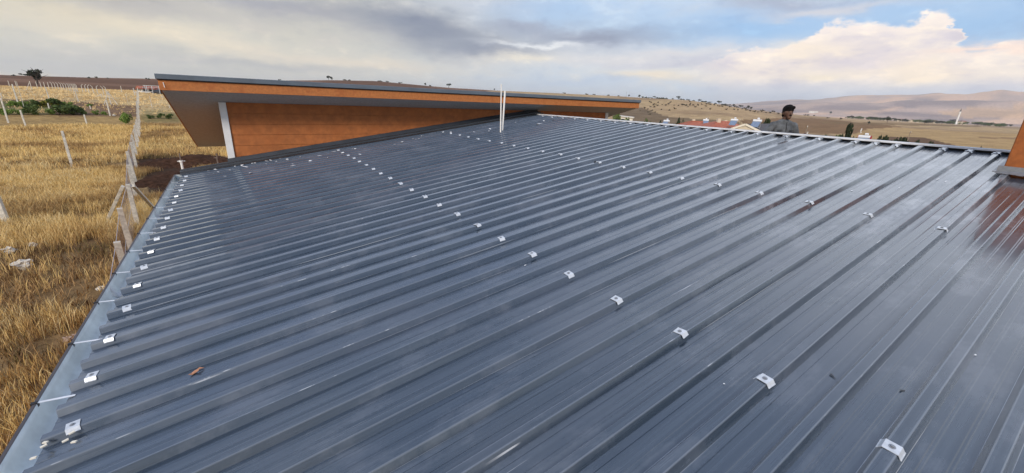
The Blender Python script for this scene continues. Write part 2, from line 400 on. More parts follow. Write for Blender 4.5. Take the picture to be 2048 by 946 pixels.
LP = np.array([0, 60, 74, 100, 200, 240, 400]); LZ = np.array([-5., -5., -4.8, -3.0, -1.8, -1.8, .3])
RPd = np.array([0, 25, 80, 150, 300, 600]); RZ = np.array([-5., -5.6, -9., -12., -14., -13.])
def terrain(x, y):
    x = np.asarray(x, float); y = np.asarray(y, float); d = np.hypot(x, y); a = np.degrees(np.arctan2(x, y))
    zl = np.interp(d, LP, LZ); zr = np.interp(d, RPd, RZ)
    w = np.clip((a-30)/20, 0, 1)*np.clip((175-a)/40, 0, 1); w = w*w*(3-2*w)
    z0 = zl*(1-w)+zr*w
    se = np.interp(a, ska, sky_e); sdist = np.interp(a, ska, sky_d)
    top = np.tan(np.radians(se))*sdist
    start = 400*(1-w)+np.minimum(500, sdist*.45)*w
    t = np.clip((d-start)/(sdist-start), 0, 1); t = t*t*(3-2*t)*.55+t*.45
    z = z0*(1-t)+top*t
    # beyond the skyline: fall away to the far plain
    far = -14.0+np.clip((d-2200)/3000, 0, 1)*10
    t2 = np.clip((d-sdist)/(sdist*.9), 0, 1); t2 = t2*t2*(3-2*t2)
    fl = far*w+np.minimum(top-6, 2)*(1-w)
    z = z*(1-t2)+fl*t2
    # relief
    r_ = (fbm(x, y, 260, 4, 3)-.5)*np.clip((d-260)/500, 0, 1)*14*np.clip((2600-d)/1500, 0, 1)*np.where(w > .5, 1, .25)
    z = z+r_*(1-np.exp(-((d-sdist)/120)**2)*.8)*np.clip(np.abs(t-1)*3+.15, 0, 1)
    z = z+(fbm(x, y, 9, 3, 8)-.5)*.22*np.clip((d-6)/10, 0, 1)*np.clip((400-d)/200, 0, 1)
    # mountains
    m1 = interp(MTN, a); m2 = interp(MTN2, a)
    ridge2 = np.tan(np.radians(m2))*5600*np.exp(-((d-5600)/1100)**2)*np.clip((a-42)/25, 0, 1)*np.clip((150-a)/20, 0, 1)
    ridge1 = np.tan(np.radians(m1))*8200*np.clip(1-np.abs(d-8200)/3200, 0, 1)**1.1*np.clip((a-38)/20, 0, 1)*np.clip((160-a)/20, 0, 1)
    rel = (fbm(x, y, 1100, 7, 21)-.5)
    z = z+np.maximum(ridge1*(1+rel*.55), ridge2*(1+rel*1.3))*np.clip((d-2800)/1500, 0, 1)
    return z
def tz(x, y): return float(terrain(x, y))
def ground_at(px_, py_, dmax=9000, dmin=8):
    d = ray(px_, py_); h = math.hypot(d.x, d.y); ds = np.geomspace(dmin, dmax, 1500)
    X = d.x/h*ds; Y = d.y/h*ds; Z = d.z/h*ds; T = terrain(X, Y)
    k = np.argmax(Z < T)
    if not (Z < T).any(): k = np.argmin(Z-T)
    return Vector((float(X[k]), float(Y[k]), float(T[k])))
def inpoly(X, Y, poly):
    ins = np.zeros(X.shape, bool); n = len(poly)
    for i in range(n):
        x1, y1 = poly[i]; x2, y2 = poly[(i+1) % n]
        c = ((y1 > Y) != (y2 > Y)) & (X < (x2-x1)*(Y-y1)/((y2-y1) if y2 != y1 else 1e-9)+x1); ins ^= c
    return ins
azs = np.unique(np.concatenate([np.arange(-180, -30, 5.), np.arange(-30, -18, .6), np.arange(-18, 6, .16), np.arange(6, 48, .8), np.arange(48, 90, .16), np.arange(90, 110, 1.), np.arange(110, 180, 5.)]))
dsr = np.concatenate([[.5, 4], np.geomspace(8, 13500, 210)])
A_, D_ = np.meshgrid(np.radians(azs), dsr); X_ = np.sin(A_)*D_; Y_ = np.cos(A_)*D_; Z_ = terrain(X_, Y_)
# field colours laid out over the land
P3 = np.stack([X_, Y_, Z_], -1); dep = P3@np.array(fw)
with np.errstate(all='ignore'):
    U = W_/2+F_*(P3@np.array(rt))/dep; V = H_/2-F_*(P3@np.array(up))/dep
U[dep < 1] = -9999
wob = (fbm(X_, Y_, 40, 3, 5)-.5)
n_a = fbm(X_, Y_, 7, 4, 31); n_b = fbm(X_, Y_, 60, 4, 12); n_c = fbm(X_, Y_, 900, 4, 77)
def C(*c): return np.array(c, float)
straw = C(.40, .275, .115); straw_d = C(.25, .155, .062); plough = C(.165, .088, .052); tan = C(.44, .31, .175); tan_d = C(.25, .17, .10)
col_ = straw[None, None]*(.75+.5*n_a[..., None])
mixv = lambda c, o, w: c*(1-w[..., None])+np.asarray(o)*w[..., None]
col_ = mixv(col_, straw_d, np.clip((n_b-.5)*5, 0, .7)*(D_ < 400))
col_ = mixv(col_, C(.22, .145, .075)[None, None]*(.7+.7*n_a[..., None]), np.clip((78-D_)/8, 0, 1)*.75)
dist = D_; adeg = np.degrees(A_)
left = adeg < 30
# left side
col_ = mixv(col_, C(.56, .42, .22), ((dist > 85) & left)*.85)
col_ = mixv(col_, plough*(.85), ((dist > 238+60*wob) & left)*1.0)
col_ = mixv(col_, C(.24, .14, .09), np.clip((fbm(X_, Y_, 90, 3, 44)-.5)*6, 0, .6)*((dist > 260) & left))
def paint(poly, c, w=1.0, dr=(0, 20000)):
    global col_
    m = inpoly(U+wob*6, V+wob*1.5, poly) & (dist > dr[0]) & (dist < dr[1]); col_ = mixv(col_, c, m*w)
paint([(0, 196), (120, 200), (200, 206), (283, 212), (277, 232), (200, 236), (0, 222)], C(.15, .09, .06), .9, (50, 110))
paint([(0, 200), (70, 202), (110, 218), (90, 230), (0, 226)], C(.10, .14, .04), .6, (50, 110))
paint([(285, 222), (345, 222), (390, 244), (285, 242)], C(.16, .15, .06), .55, (40, 140))
paint([(270, 314), (300, 309), (400, 318), (470, 322), (470, 345), (340, 420), (300, 390), (290, 350)], C(.045, .025, .016), .95, (15, 60))
paint([(0, 478), (120, 462), (250, 450), (250, 492), (130, 505), (0, 512)], C(.12, .07, .035), .6, (0, 60))
# right side hills and fields
rm = ~left
col_ = mixv(col_, tan, rm*.9)
col_ = mixv(col_, tan_d, np.clip((fbm(X_, Y_, 120, 5, 9)-.47)*5, 0, .75)*rm)
col_ = mixv(col_, C(.46, .34, .18), np.clip((fbm(X_, Y_, 200, 3, 19)-.55)*6, 0, .6)*rm)
col_ = mixv(col_, C(.12, .11, .045), (rm & (dist < 140))*.55)
paint([(1230, 215), (1275, 212), (1330, 232), (1480, 245), (1480, 262), (1230, 250)], C(.13, .09, .055), .8, (60, 700))
paint([(1480, 240), (1560, 236), (1640, 238), (1760, 248), (1800, 254), (1735, 258), (1740, 268), (1640, 268), (1500, 262)], C(.20, .115, .055), .9, (80, 1500))
paint([(1735, 258), (1800, 254), (1900, 262), (2048, 268), (2048, 310), (1700, 300), (1700, 272)], C(.43, .29, .13), .8, (80, 1500))
paint([(1780, 273), (1850, 275), (1900, 288), (1960, 302), (1700, 296), (1760, 280)], C(.13, .075, .045), .95, (60, 1500))
paint([(1950, 274), (2048, 275), (2048, 278), (1960, 277)], C(.22, .13, .07), .8, (60, 1500))
paint([(1640, 243), (1760, 245), (1960, 252), (1960, 254), (1700, 249), (1640, 246)], C(.20, .13, .06), .8, (200, 2500))
# far plain and mountains: pink-brown stubble, sunlit patches and slope shadows painted in
fm = np.clip((dist-2000)/500, 0, 1)*rm
farc = C(.56, .42, .34)[None, None]*(.8+.4*fbm(X_, Y_, 700, 5, 51)[..., None])
col_ = col_*(1-fm[..., None])+farc*fm[..., None]
band = fbm(X_*.8, Y_*1.3, 620, 6, 61)
col_ = mixv(col_, C(.27, .22, .22), np.clip((band-.48)*7, 0, .8)*fm)
col_ = mixv(col_, C(.78, .53, .36), np.clip((fbm(X_*.5, Y_*1.7, 700, 4, 71)-.52)*10, 0, .9)*fm)
paint([(1860, 225), (1960, 214), (2048, 212), (2048, 236), (1930, 236)], C(.72, .47, .26), .6, (2500, 20000))
ni, nj = X_.shape
idx = np.arange(ni*nj).reshape(ni, nj)
f1 = np.stack([idx[:-1, :-1], idx[:-1, 1:], idx[1:, 1:], idx[1:, :-1]], -1).reshape(-1, 4)[:, ::-1]
wrapf = np.stack([idx[:-1, -1], idx[:-1, 0], idx[1:, 0], idx[1:, -1]], -1)[:, ::-1]
def ground_mat(name):
    m = bpy.data.materials.new(name); m.use_nodes = True; q = NT(m.node_tree); bs = m.node_tree.nodes['Principled BSDF']
    a = q.n('ShaderNodeAttribute'); a.attribute_name = 'tint'; P = q.n('ShaderNodeNewGeometry').outputs['Position']
    nz = q.noise(P, 1.5, 7, .7); nf = q.noise(P, .06, 6, .65)
    c = q.mix(q.ss(nz, .3, .7), q.mix(1, a.outputs['Color'], (.62, .6, .58), 'MULTIPLY'), q.mix(1, a.outputs['Color'], (1.25, 1.22, 1.18), 'MULTIPLY'))
    c = q.mix(q.ss(nf, .35, .65), q.mix(1, c, (.80, .78, .78), 'MULTIPLY'), q.mix(1, c, (1.12, 1.12, 1.12), 'MULTIPLY'))
    q.put(bs.inputs['Base Color'], c); bs.inputs['Roughness'].default_value = 1; bs.inputs['Specular IOR Level'].default_value = .1
    b = q.n('ShaderNodeBump'); b.inputs['Strength'].default_value = .8; b.inputs['Distance'].default_value = .08
    q.put(b.inputs['Height'], q.noise(P, 5, 5, .7)); q.put(bs.inputs['Normal'], b.outputs[0]); return m
allf = np.concatenate([f1, wrapf]); v_ = P3.reshape(-1, 3); cflat = col_.reshape(-1, 3)
fd = dist.reshape(-1)[allf].min(1)
cutd = 3000
used = allf[fd < cutd]; tag(link('ground', raw_mesh('ground', v_[:used.max()+1], used, ground_mat('dry field ground'), cflat[:used.max()+1], True)), 'dry golden grassland, ploughed fields and tan hills around the houses', kind='structure')
usedm = allf[fd >= cutd]; mn = usedm.min()
tag(link('mountains', raw_mesh('mountains', v_[mn:], usedm-mn, ground_mat('far stubble slopes'), cflat[mn:], True)), 'hazy pinkish mountain slopes beyond the far plain', kind='structure')

# ------------------------------------------------------------------ our house with the ribbed roof
XE, XT = -1.055, 8.229; YF = 11.02; YN = -2.84
house = tag(empty('house', (3.6, 4.0, -5.3)), 'house under the camera with a wide anthracite ribbed metal roof', 'house')
def child(o, parent):   # keep world placement
    o.parent = parent; o.matrix_parent_inverse = Matrix.Translation(parent.location).inverted(); return o
PR, TW, BW, RH = .25, .044, .088, .040
def sheet_profile(y0, n):   # y positions and heights (relative to rib tops) for n ribs starting at y0, last one overlapping
    out = []
    for k in range(n+1):
        yc = y0+k*PR; d = .0022 if k == n else 0
        c = .0028
        if k == 0: out += [(yc-BW/2+.006, -RH), (yc-TW/2-c*.45, -c), (yc-TW/2+c, 0), (yc+TW/2-c, 0), (yc+TW/2+c*.45, -c), (yc+BW/2, -RH)]
        elif k == n: out += [(yc-BW/2-.003, -RH), (yc-TW/2-.002-c*.45, d-c), (yc-TW/2-.002+c, d), (yc+TW/2+.002-c, d), (yc+TW/2+.002+c*.45, d-c), (yc+BW/2-.006, -RH*.72)]
        else: out += [(yc-BW/2, -RH), (yc-TW/2-c*.45, -c), (yc-TW/2+c, 0), (yc+TW/2-c, 0), (yc+TW/2+c*.45, -c), (yc+BW/2, -RH)]
        if k < n:
            for o_ in (-.036, .036):
                m_ = yc+PR/2+o_; out += [(m_-.009, -RH), (m_-.004, -RH+.0019), (m_+.004, -RH+.0019), (m_+.009, -RH)]
    return out
xs = np.linspace(XE, XT, 44)
nsheet = 14; first = .20-12*.25   # ribs at .20+.25k
for i in range(nsheet):
    y0 = first+i*1.0
    nr = 4
    if y0 > YF-.3: break
    pr = sheet_profile(y0, nr)
    pr = [(y, n) for y, n in pr if y < YF+.02]
    xo = random.uniform(-.006, .006); V0 = []
    for x in xs:
        for (y, n) in pr:
            wv = 0
            if n < -.03: wv = .0034*(noise.noise(Vector((x*.9, y*5, i*3.1)))) + .0012*noise.noise(Vector((x*3.1, y*9, i)))
            V0.append(RP(x+(xo if x < XE+.01 else 0), y+.0015*noise.noise(Vector((x*.7, y*2, 5))), n+wv))
    k = len(pr); F0 = [(a*k+b, (a+1)*k+b, (a+1)*k+b+1, a*k+b+1) for a in range(len(xs)-1) for b in range(k-1)]
    o = link('roof_sheet', raw_mesh('roof_sheet', [tuple(v) for v in V0], F0, M['roof'])); child(o, house)
    sm = o.modifiers.new('thickness', 'SOLIDIFY'); sm.thickness = .0012; sm.offset = -1
# clips with screws
def clip_mesh():
    mb = MB(); pf = [(-.042, -.017), (-.037, -.013), (-.027, .0028), (.027, .0028), (.037, -.013), (.0415, -.016)]
    L = .028
    for j in range(5):
        (a, h), (b, k) = pf[j], pf[j+1]
        mb.hexa([(-L, a, h), (L, a, h), (L, b, k), (-L, b, k), (-L, a, h+.0022), (L, a, h+.0022), (L, b, k+.0022), (-L, b, k+.0022)])
    return mb.mesh('clip', M['galv'])
def screw_mesh():
    mb = MB(); mb.tube([(0, 0, .004), (0, 0, .0058), (0, 0, .0066)], [.0125, .0125, .009], 12, 0)
    mb.tube([(0, 0, .0066), (0, 0, .0115), (0, 0, .0122)], [.0062, .0062, .005], 6, 0); return mb.mesh('screw', M['screw'])
cm_, sm_ = clip_mesh(), screw_mesh()
def clip(x, y):
    p = RP(x, y, .0012); o = link('clip', cm_); o.rotation_euler = (random.uniform(-.07, .07), -.1479+random.uniform(-.05, .05), random.uniform(-.20, .20)); o.location = p; child(o, house)
    s = link('screw', sm_, o); s.location = (random.uniform(-.003, .003), 0, 0); s.rotation_euler = (0, 0, random.uniform(0, 1))
for k in range(23):
    y = -.30+.5*k
    if y > YF-.1: continue
    clip(2.06+random.uniform(-.012, .012), y); clip(4.84+random.uniform(-.02, .02), y)
    if y > 1: clip(-.945+random.uniform(-.012, .012), y)
for k in range(24):
    y = .45+.5*k
    if y < YF-.1: clip(8.05+random.uniform(-.02, .02), y)
clip(8.04, 1.20); clip(8.05, 2.20)
for (a_, b_) in [(148, 872), (205, 806), (215, 786), (325, 776), (360, 733), (372, 783)]:
    mb = MB(); mb.box((-.012, -.006, 0), (.012, .006, .006)); q_ = ray(a_/2.734*1.0, 600+b_/2.734); t_ = -H0/(q_.z-TA*q_.x); q_ = q_*t_
    o = mb.build('foam_bit', M['cream_trim'], loc=RP(q_.x+.02, q_.y, -.008)); o.rotation_euler = (0, -.15, random.uniform(-.6, .6)); child(o, house)
# ridge cap: pale lip standing on the ribs, dark closure behind, cap going over
def strip(name, prof, y0, y1, m, parent=house, seg=24):
    ys = np.linspace(y0, y1, seg+1); V0 = []
    for y in ys:
        for (x, n) in prof: V0.append(tuple(RP(x, y, n+.002*noise.noise(Vector((y*1.1, n*9, 3))))))
    k = len(prof); F0 = [(a*k+b, (a+1)*k+b, (a+1)*k+b+1, a*k+b+1) for a in range(seg) for b in range(k-1)]
    o = link(name, raw_mesh(name, V0, F0, m)); child(o, parent)
    s_ = o.modifiers.new('thickness', 'SOLIDIFY'); s_.thickness = .003; s_.offset = 0; return o
YP = .74   # chimney begins
strip('ridge_closure', [(8.27, -.06), (8.27, -.006)], YN, YF, M['black'])
strip('ridge_lip', [(8.235, -.010), (8.232, -.006), (8.236, .014), (8.250, .017)], YN, YF+.02, M['cap'], seg=60)
strip('ridge_cap', [(8.250, .0175), (8.40, -.008), (8.52, -.035), (8.53, -.12)], YN, YF+.02, M['dark_trim'])
# verge flashing along the neighbour's wall: pan strip, fold, upstand
def xstrip(name, prof, x0, x1, m, seg=40):
    V0 = []; xq = np.linspace(x0, x1, seg+1)
    for x in xq:
        for (y, n) in prof: V0.append(tuple(RP(x, y+.004*noise.noise(Vector((x*.8, n*7, 9))), n+.003*noise.noise(Vector((x*1.3, y, 1))))))
    k = len(prof); F0 = [(a*k+b, (a+1)*k+b, (a+1)*k+b+1, a*k+b+1) for a in range(seg) for b in range(k-1)]
    o = link(name, raw_mesh(name, V0, F0, m)); child(o, house); s_ = o.modifiers.new('thickness', 'SOLIDIFY'); s_.thickness = .002; return o
xstrip('verge_flashing', [(10.92, .003), (10.93, .012), (11.10, .014), (11.11, .05), (11.24, .052), (11.25, .075)], XE-.02, 8.5, M['dark_trim'])
xstrip('wall_upstand', [(11.251, .02), (11.30, .13), (11.315, .133)], -.19, 8.5, M['dark_trim'])
# eave gutter: trough, outer lip, straps
def gpts(y): return None
GY0, GY1 = -2.5, 11.16
ez = -H0+XE*TA-.036
gp = [(-1.03, ez-.004), (-1.045, ez-.05), (-1.065, ez-.085), (-1.10, ez-.105), (-1.13, ez-.10), (-1.158, ez-.075), (-1.170, ez-.03), (-1.174, ez+.012)]
V0 = []; ysg = np.linspace(GY0, GY1, 30)
for y in ysg:
    for (x, z) in gp: V0.append((x, y, z))
k = len(gp); F0 = [(a*k+b, (a+1)*k+b, (a+1)*k+b+1, a*k+b+1) for a in range(29) for b in range(k-1)]
go = link('gutter', raw_mesh('gutter', V0, F0, M['gutter'], None, True)); child(go, house); sm = go.modifiers.new('thickness', 'SOLIDIFY'); sm.thickness = .002
mb = MB()
mb.box((-1.192, GY0, ez-.09), (-1.1755, GY1+.01, ez+.016)); o = mb.build('gutter_lip', M['gutter_out']); child(o, house)
mb = MB(); mb.box((-1.19, GY1+.0005, ez-.10), (-1.02, GY1+.012, ez+.012)); o = mb.build('gutter_end', M['gutter']); child(o, house)
mbs = MB(); mbs.beam((-1.19, 0, ez+.018), (-1.02, 0, ez+.004), .016, .002); mbs.beam((-1.1945, 0, ez+.02), (-1.1945, 0, ez-.05), .018, .003, roll=Vector((1, 0, 0)))
stm = mbs.mesh('gutter_strap', M['cap'])
mbs = MB(); mbs.box((-1.2005, -.011, ez-.03), (-1.172, .011, ez+.0205)); stm2 = mbs.mesh('strap_hook', M['black'])
for k in range(-7, 11):
    y = 3.09+.715*k+random.uniform(-.03, .03)
    o = link('gutter_strap', stm); o.location = (0, y, 0); child(o, house); h = link('strap_hook', stm2, o)
for y in (1.9, 4.9, 7.9):
    V0 = [(x*1.0+(-.0035 if x < -1.13 else 0), yy, z-(.0 if x > -1.1 else 0)+.0035) for yy in (y-.05, y+.05) for (x, z) in gp]
    F0 = [(b, k+b, k+b+1, b+1) for b in range(k-1)]; o = link('gutter_joint', raw_mesh('gutter_joint', V0, F0, M['galv'], None, True)); child(o, house)
# house body below the roof
mb = MB(); mb.hexa([(-.75, -2.7, -5.3), (8.4, -2.7, -5.3), (8.4, 10.9, -5.3), (-.75, 10.9, -5.3), (-.75, -2.7, -1.78), (8.4, -2.7, -.42), (8.4, 10.9, -.42), (-.75, 10.9, -1.78)])
child(mb.build('wall', M['orange_wall']), house)
mb = MB(); mb.hexa([(-1.03, -2.75, ez-.09), (-.755, -2.75, ez-.09), (-.755, 11.0, ez-.09), (-1.03, 11.0, ez-.09), (-1.03, -2.75, ez-.02), (-.755, -2.75, ez-.02), (-.755, 11.0, ez-.02), (-1.03, 11.0, ez-.02)])
child(mb.build('eave_board', M['soffit']), house)
# chimney box at the right
def rough_box(name, lo, hi, m): mb = MB(); mb.box(lo, hi); return mb.build(name, m, bevel=.006)
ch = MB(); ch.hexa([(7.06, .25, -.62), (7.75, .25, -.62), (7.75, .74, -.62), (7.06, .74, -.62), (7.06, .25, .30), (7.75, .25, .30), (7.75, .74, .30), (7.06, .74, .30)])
o = ch.build('chimney', M['orange_shaded'], bevel=.008); child(o, house)
mb = MB(); mb.hexa([(7.0, .19, .303), (7.81, .19, .303), (7.81, .80, .303), (7.0, .80, .303), (7.0, .19, .36), (7.81, .19, .36), (7.81, .80, .36), (7.0, .80, .36)])
cc_ = mb.build('chimney_cap', M['dark_trim']); cc_.parent = o
mb = MB()
a = [RP(6.985, y, .006+.006*math.sin(y*9)) for y in np.linspace(.78, .2, 12)]; b = [RP(7.045, y, .022+.004*math.sin(y*14)) for y in np.linspace(.78, .2, 12)]; c_ = [RP(7.053, y, .075) for y in np.linspace(.78, .2, 12)]
for i in range(11): mb.quad(a[i], a[i+1], b[i+1], b[i]); mb.quad(b[i], b[i+1], c_[i+1], c_[i])
fl = mb.build('chimney_flashing', M['screw']); fl.parent = o; fl.modifiers.new('t', 'SOLIDIFY').thickness = .004
mb = MB(); mb.beam(RP(7.0, .775, .016), RP(7.85, .775, .016), .06, .010); fl = mb.build('chimney_flashing', M['screw']); fl.parent = o

# ------------------------------------------------------------------ neighbouring house
YW = 11.35; nb = tag(empty('neighbour_house', (5.8, 14.0, -5.2)), 'rust orange board house with sloping grey soffit and white corner trims beyond the metal roof', 'house')
SL = .2785; zw = -.256
def SP(x, y, n=0): return Vector((x, y, zw-SL*(y-YW)+n))   # soffit plane
YFa = 10.58; XL, XR = -1.035, 12.62
jz = [at_y(451, 226.5, YW).z, at_y(463, 249.1, YW).z, at_y(474, 270.7, YW).z, at_y(477, 291.6, YW).z]
step = (jz[0]-jz[3])/3; j0 = jz[0]
zt = zw-.005; k = 0
bt = zt; edges = [zt]+[j0-step*i for i in range(0, 21)]
for i in range(len(edges)-1):
    t_, b_ = edges[i], edges[i+1]
    if t_-b_ < .03: continue
    mb = MB(); dy = random.uniform(0, .003)
    mb.box((-.05, YW+dy, b_+.007), (11.74, YW+.02, t_)); o = mb.build('board', M['orange_wall']); child(o, nb)
mb = MB(); mb.hexa([(-.16, YW+.022, -5.3), (11.85, YW+.022, -5.3), (11.85, 16.2, -5.3), (-.16, 16.2, -5.3), (-.16, YW+.022, zw-.02), (11.85, YW+.022, zw-.02), (11.85, 16.2, zw-SL*4.85-.02), (-.16, 16.2, zw-SL*4.85-.02)])
child(mb.build('wall', M['orange_wall']), nb)
for xx in (-.19, 11.745):
    mb = MB(); mb.box((xx, YW-.03, -5.3), (xx+.135, YW+.03, zt-.003)); child(mb.build('corner_trim', M['white_trim'], bevel=.004), nb)
# soffit slab, fascia, roof edge
YB = 16.9
mb = MB(); mb.hexa([SP(XL, YFa), SP(XR, YFa), SP(XR, YB), SP(XL, YB), SP(XL, YFa, .015), SP(XR, YFa, .015), SP(XR, YB, .015), SP(XL, YB, .015)]); child(mb.build('soffit', M['soffit']), nb)
fz = SP(0, YFa).z
ftop = at_y(315, 159, YFa-.025).z; etop = at_y(313, 147, YFa-.06).z
mb = MB(); mb.box((XL-.02, YFa-.025, fz-.012), (XR+.02, YFa-.001, ftop+.01)); child(mb.build('fascia', M['orange'], bevel=.003), nb)
mb = MB(); mb.hexa([(XL-.024, YFa, fz), (XL-.001, YFa, fz), (XL-.001, YB, SP(0, YB).z), (XL-.024, YB, SP(0, YB).z), (XL-.024, YFa, ftop), (XL-.001, YFa, ftop), (XL-.001, YB, SP(0, YB).z+.17), (XL-.024, YB, SP(0, YB).z+.17)]); child(mb.build('fascia', M['orange']), nb)
mb = MB(); mb.box((XL-.05, YFa-.07, ftop+.012), (XR+.05, YFa+.10, etop)); child(mb.build('roof_edge', M['fascia_cap'], bevel=.006), nb)
mb = MB(); mb.box((XL-.03, YFa-.045, ftop-.004), (XR+.03, YFa-.0255, ftop+.0115)); child(mb.build('drip_edge', M['black']), nb)
nz_ = etop-.01
mb = MB()
for i in range(55):
    x0 = XL+.0+i*.25
    if x0 > XR-.1: break
    yA, yB_ = YFa+.101, YB+.1; f = lambda x, y, n: (x, y, nz_-SL*(y-yA)+n)
    mb.hexa([f(x0, yA, -.03), f(x0+.205, yA, -.03), f(x0+.205, yB_, -.03), f(x0, yB_, -.03), f(x0, yA, -.02), f(x0+.205, yA, -.02), f(x0+.205, yB_, -.02), f(x0, yB_, -.02)])
    mb.hexa([f(x0+.206, yA, -.02), f(x0+.249, yA, -.02), f(x0+.249, yB_, -.02), f(x0+.206, yB_, -.02), f(x0+.213, yA, .005), f(x0+.242, yA, .005), f(x0+.242, yB_, .005), f(x0+.213, yB_, .005)])
o = mb.build('roof_sheet', M['fascia_cap']); child(o, nb)
mb = MB(); mb.tube([at_y(327, 168, YFa-.03)+Vector((0, -.002, .03)), at_y(329, 175, YFa-.03)+Vector((.004, -.02, -.0))], .006, 6); o = mb.build('cable_stub', M['white_rod']); child(o, nb)

# ------------------------------------------------------------------ things on our roof
p = RP(5.743, 9.15, .0); mb = MB(); mb.tube([(0, 0, -.03), (-.015, .005, 1.10)], [.018, .015], 10); mb.tube([(-.015, .005, 1.10), (-.015, .005, 1.13)], [.022, .022], 10)
tag(mb.build('pipe', M['white_rod'], loc=p, smooth=False), 'taller white plastic rod with a knob top rising from the metal roof', 'rod')
p = RP(5.84, 9.22, .0); mb = MB(); mb.tube([(0, 0, -.03), (.035, -.015, .97)], [.022, .024], 10)
tag(mb.build('pipe', M['white_rod'], loc=p), 'shorter thicker white rod leaning beside the taller knobbed rod on the roof', 'rod')
p = RP(4.77, 4.73, -.036); mb = MB(); mb.tube([(0, 0, 0), (0, 0, .006), (0, 0, .03), (.004, 0, .052)], [.022, .022, .015, .011], 10); mb.tube([(0, 0, .05), (.02, .005, .06)], [.008, .006], 6)
tag(mb.build('rubber_plug', M['black'], loc=p), 'small black rubber plug standing on the metal roof beside a clip', 'plug')
p = RP(-.415, 2.845, -.033)
mb = MB(); L_ = [(-.040, -.004), (-.022, .012), (-.006, .020), (.006, .010), (.024, .018), (.044, .004), (.020, -.002), (.012, -.016), (-.008, -.010), (-.024, -.014)]
mb.quad(*[(x, y, .004+.006*math.sin(x*90)+.004*abs(y)*50*.1) for x, y in L_]); o = mb.build('dry_leaf', M['leaf_dry'], loc=p); o.rotation_euler = (0, -.148, .2); o.modifiers.new('t', 'SOLIDIFY').thickness = .0012
tag(o, 'small dry brown leaf lying on the near left of the metal roof', 'leaf')
def blob(name, r, m, seed, flat=.6, sub=2, rough=.35):
    bm = bmesh.new(); bmesh.ops.create_icosphere(bm, subdivisions=sub, radius=1)
    for v in bm.verts:
        n_ = 1+rough*noise.noise(v.co*1.6+Vector((seed, 0, 0)))+rough*.5*noise.noise(v.co*4+Vector((0, seed, 0)))
        v.co = v.co*n_*r; v.co.z *= flat
    me = bpy.data.meshes.new(name); bm.to_mesh(me); bm.free(); me.materials.append(m); return me
def roofpt(px_, py_, n=0):
    d = ray(px_, py_); s = -H0/(d.z-TA*d.x); q = d*s; return RP(q.x, q.y, n)
o = link('pebble', blob('pebble', .009, M['pebble'], 3), loc=roofpt(883, 648, -.03)); tag(o, 'tiny tan pebble on the open middle of the metal roof', 'pebble')
# film and paper scraps by the neighbour's wall
scr = []
for s_ in range(5):
    rr_ = random.Random(s_); n_ = 6; pts_ = [(math.cos(2*math.pi*i/n_)*rr_.uniform(.3, 1), math.sin(2*math.pi*i/n_)*rr_.uniform(.3, 1)) for i in range(n_)]
    mb = MB(); c0 = (0, 0, rr_.uniform(.1, .5))
    for i in range(n_):
        a_, b_ = pts_[i], pts_[(i+1) % n_]; mb.quad((a_[0], a_[1], .1*rr_.random()), (b_[0], b_[1], .1*rr_.random()), c0)
    scr.append(mb.mesh('paper_scrap', M['paper']))
sp_px = [(418, 336), (432, 335), (437, 342), (470, 332), (484, 329), (492, 333), (503, 322), (510, 325), (532, 326), (530, 317), (538, 315), (553, 322), (560, 316), (575, 318), (585, 326), (586, 331), (628, 313), (640, 311), (655, 313), (670, 302), (678, 304), (686, 305), (705, 296), (710, 297), (790, 287), (804, 283), (826, 276), (832, 278), (838, 276), (843, 271), (860, 276), (902, 264), (940, 265), (948, 263), (978, 260), (980, 257), (1028, 246), (1031, 244), (1088, 240), (1110, 238), (1114, 236), (720, 308), (460, 338), (620, 321), (560, 329), (500, 345), (1205, 252), (1078, 247), (600, 312), (450, 352)]
for i, (a_, b_) in enumerate(sp_px):
    q_ = roofpt(a_, b_+1, .003 if i % 2 else -.012)
    if q_.y > 10.9: q_ = RP(q_.x, 10.86, .004)
    o = link('paper_scrap', scr[i % 5], loc=q_); s_ = random.uniform(.028, .06); o.scale = (s_*random.uniform(.8, 2), s_, s_*.8); o.rotation_euler = (0, -.148, random.uniform(0, 6))
    tag(o, 'tiny white scrap among the litter along the flashing by the orange wall', 'scrap', 'white scraps scattered on the far end of the metal roof')
for i, (a_, b_, l_) in enumerate([(1705, 375, .05), (1893, 357, .05), (1878, 352, .09), (1800, 369, .03), (1895, 356, .06), (1990, 368, .05), (1130, 365, .09), (1050, 523, .03), (985, 507, .11), (1145, 643, .03), (1955, 699, .015), (1450, 757, .012)]):
    o = link('paper_scrap', scr[i % 5], loc=roofpt(a_, b_, -.034)); o.scale = (l_*.6, .008, .006); o.rotation_euler = (0, -.148, random.uniform(-.2, .2))
    tag(o, 'tiny pale scrap lying alone on the open middle or right of the metal roof', 'scrap', 'stray pale scraps over the open metal roof')
dark_bits = [(1708, 297), (1745, 343, ), (1718, 349), (1990, 316), (1997, 313), (1668, 740), (1808, 769), (1545, 533)]
for (a_, b_) in dark_bits:
    o = link('dirt_spot', scr[1], loc=roofpt(a_, b_, -.0345)); o.scale = (.03, .012, .004); o.rotation_euler = (0, -.148, random.uniform(0, 3)); 
    o.data = o.data.copy(); o.data.materials[0] = M['dark_trim']; tag(o, 'dark crumb of dirt on the right half of the metal roof', 'dirt', 'dark crumbs on the right half of the roof')

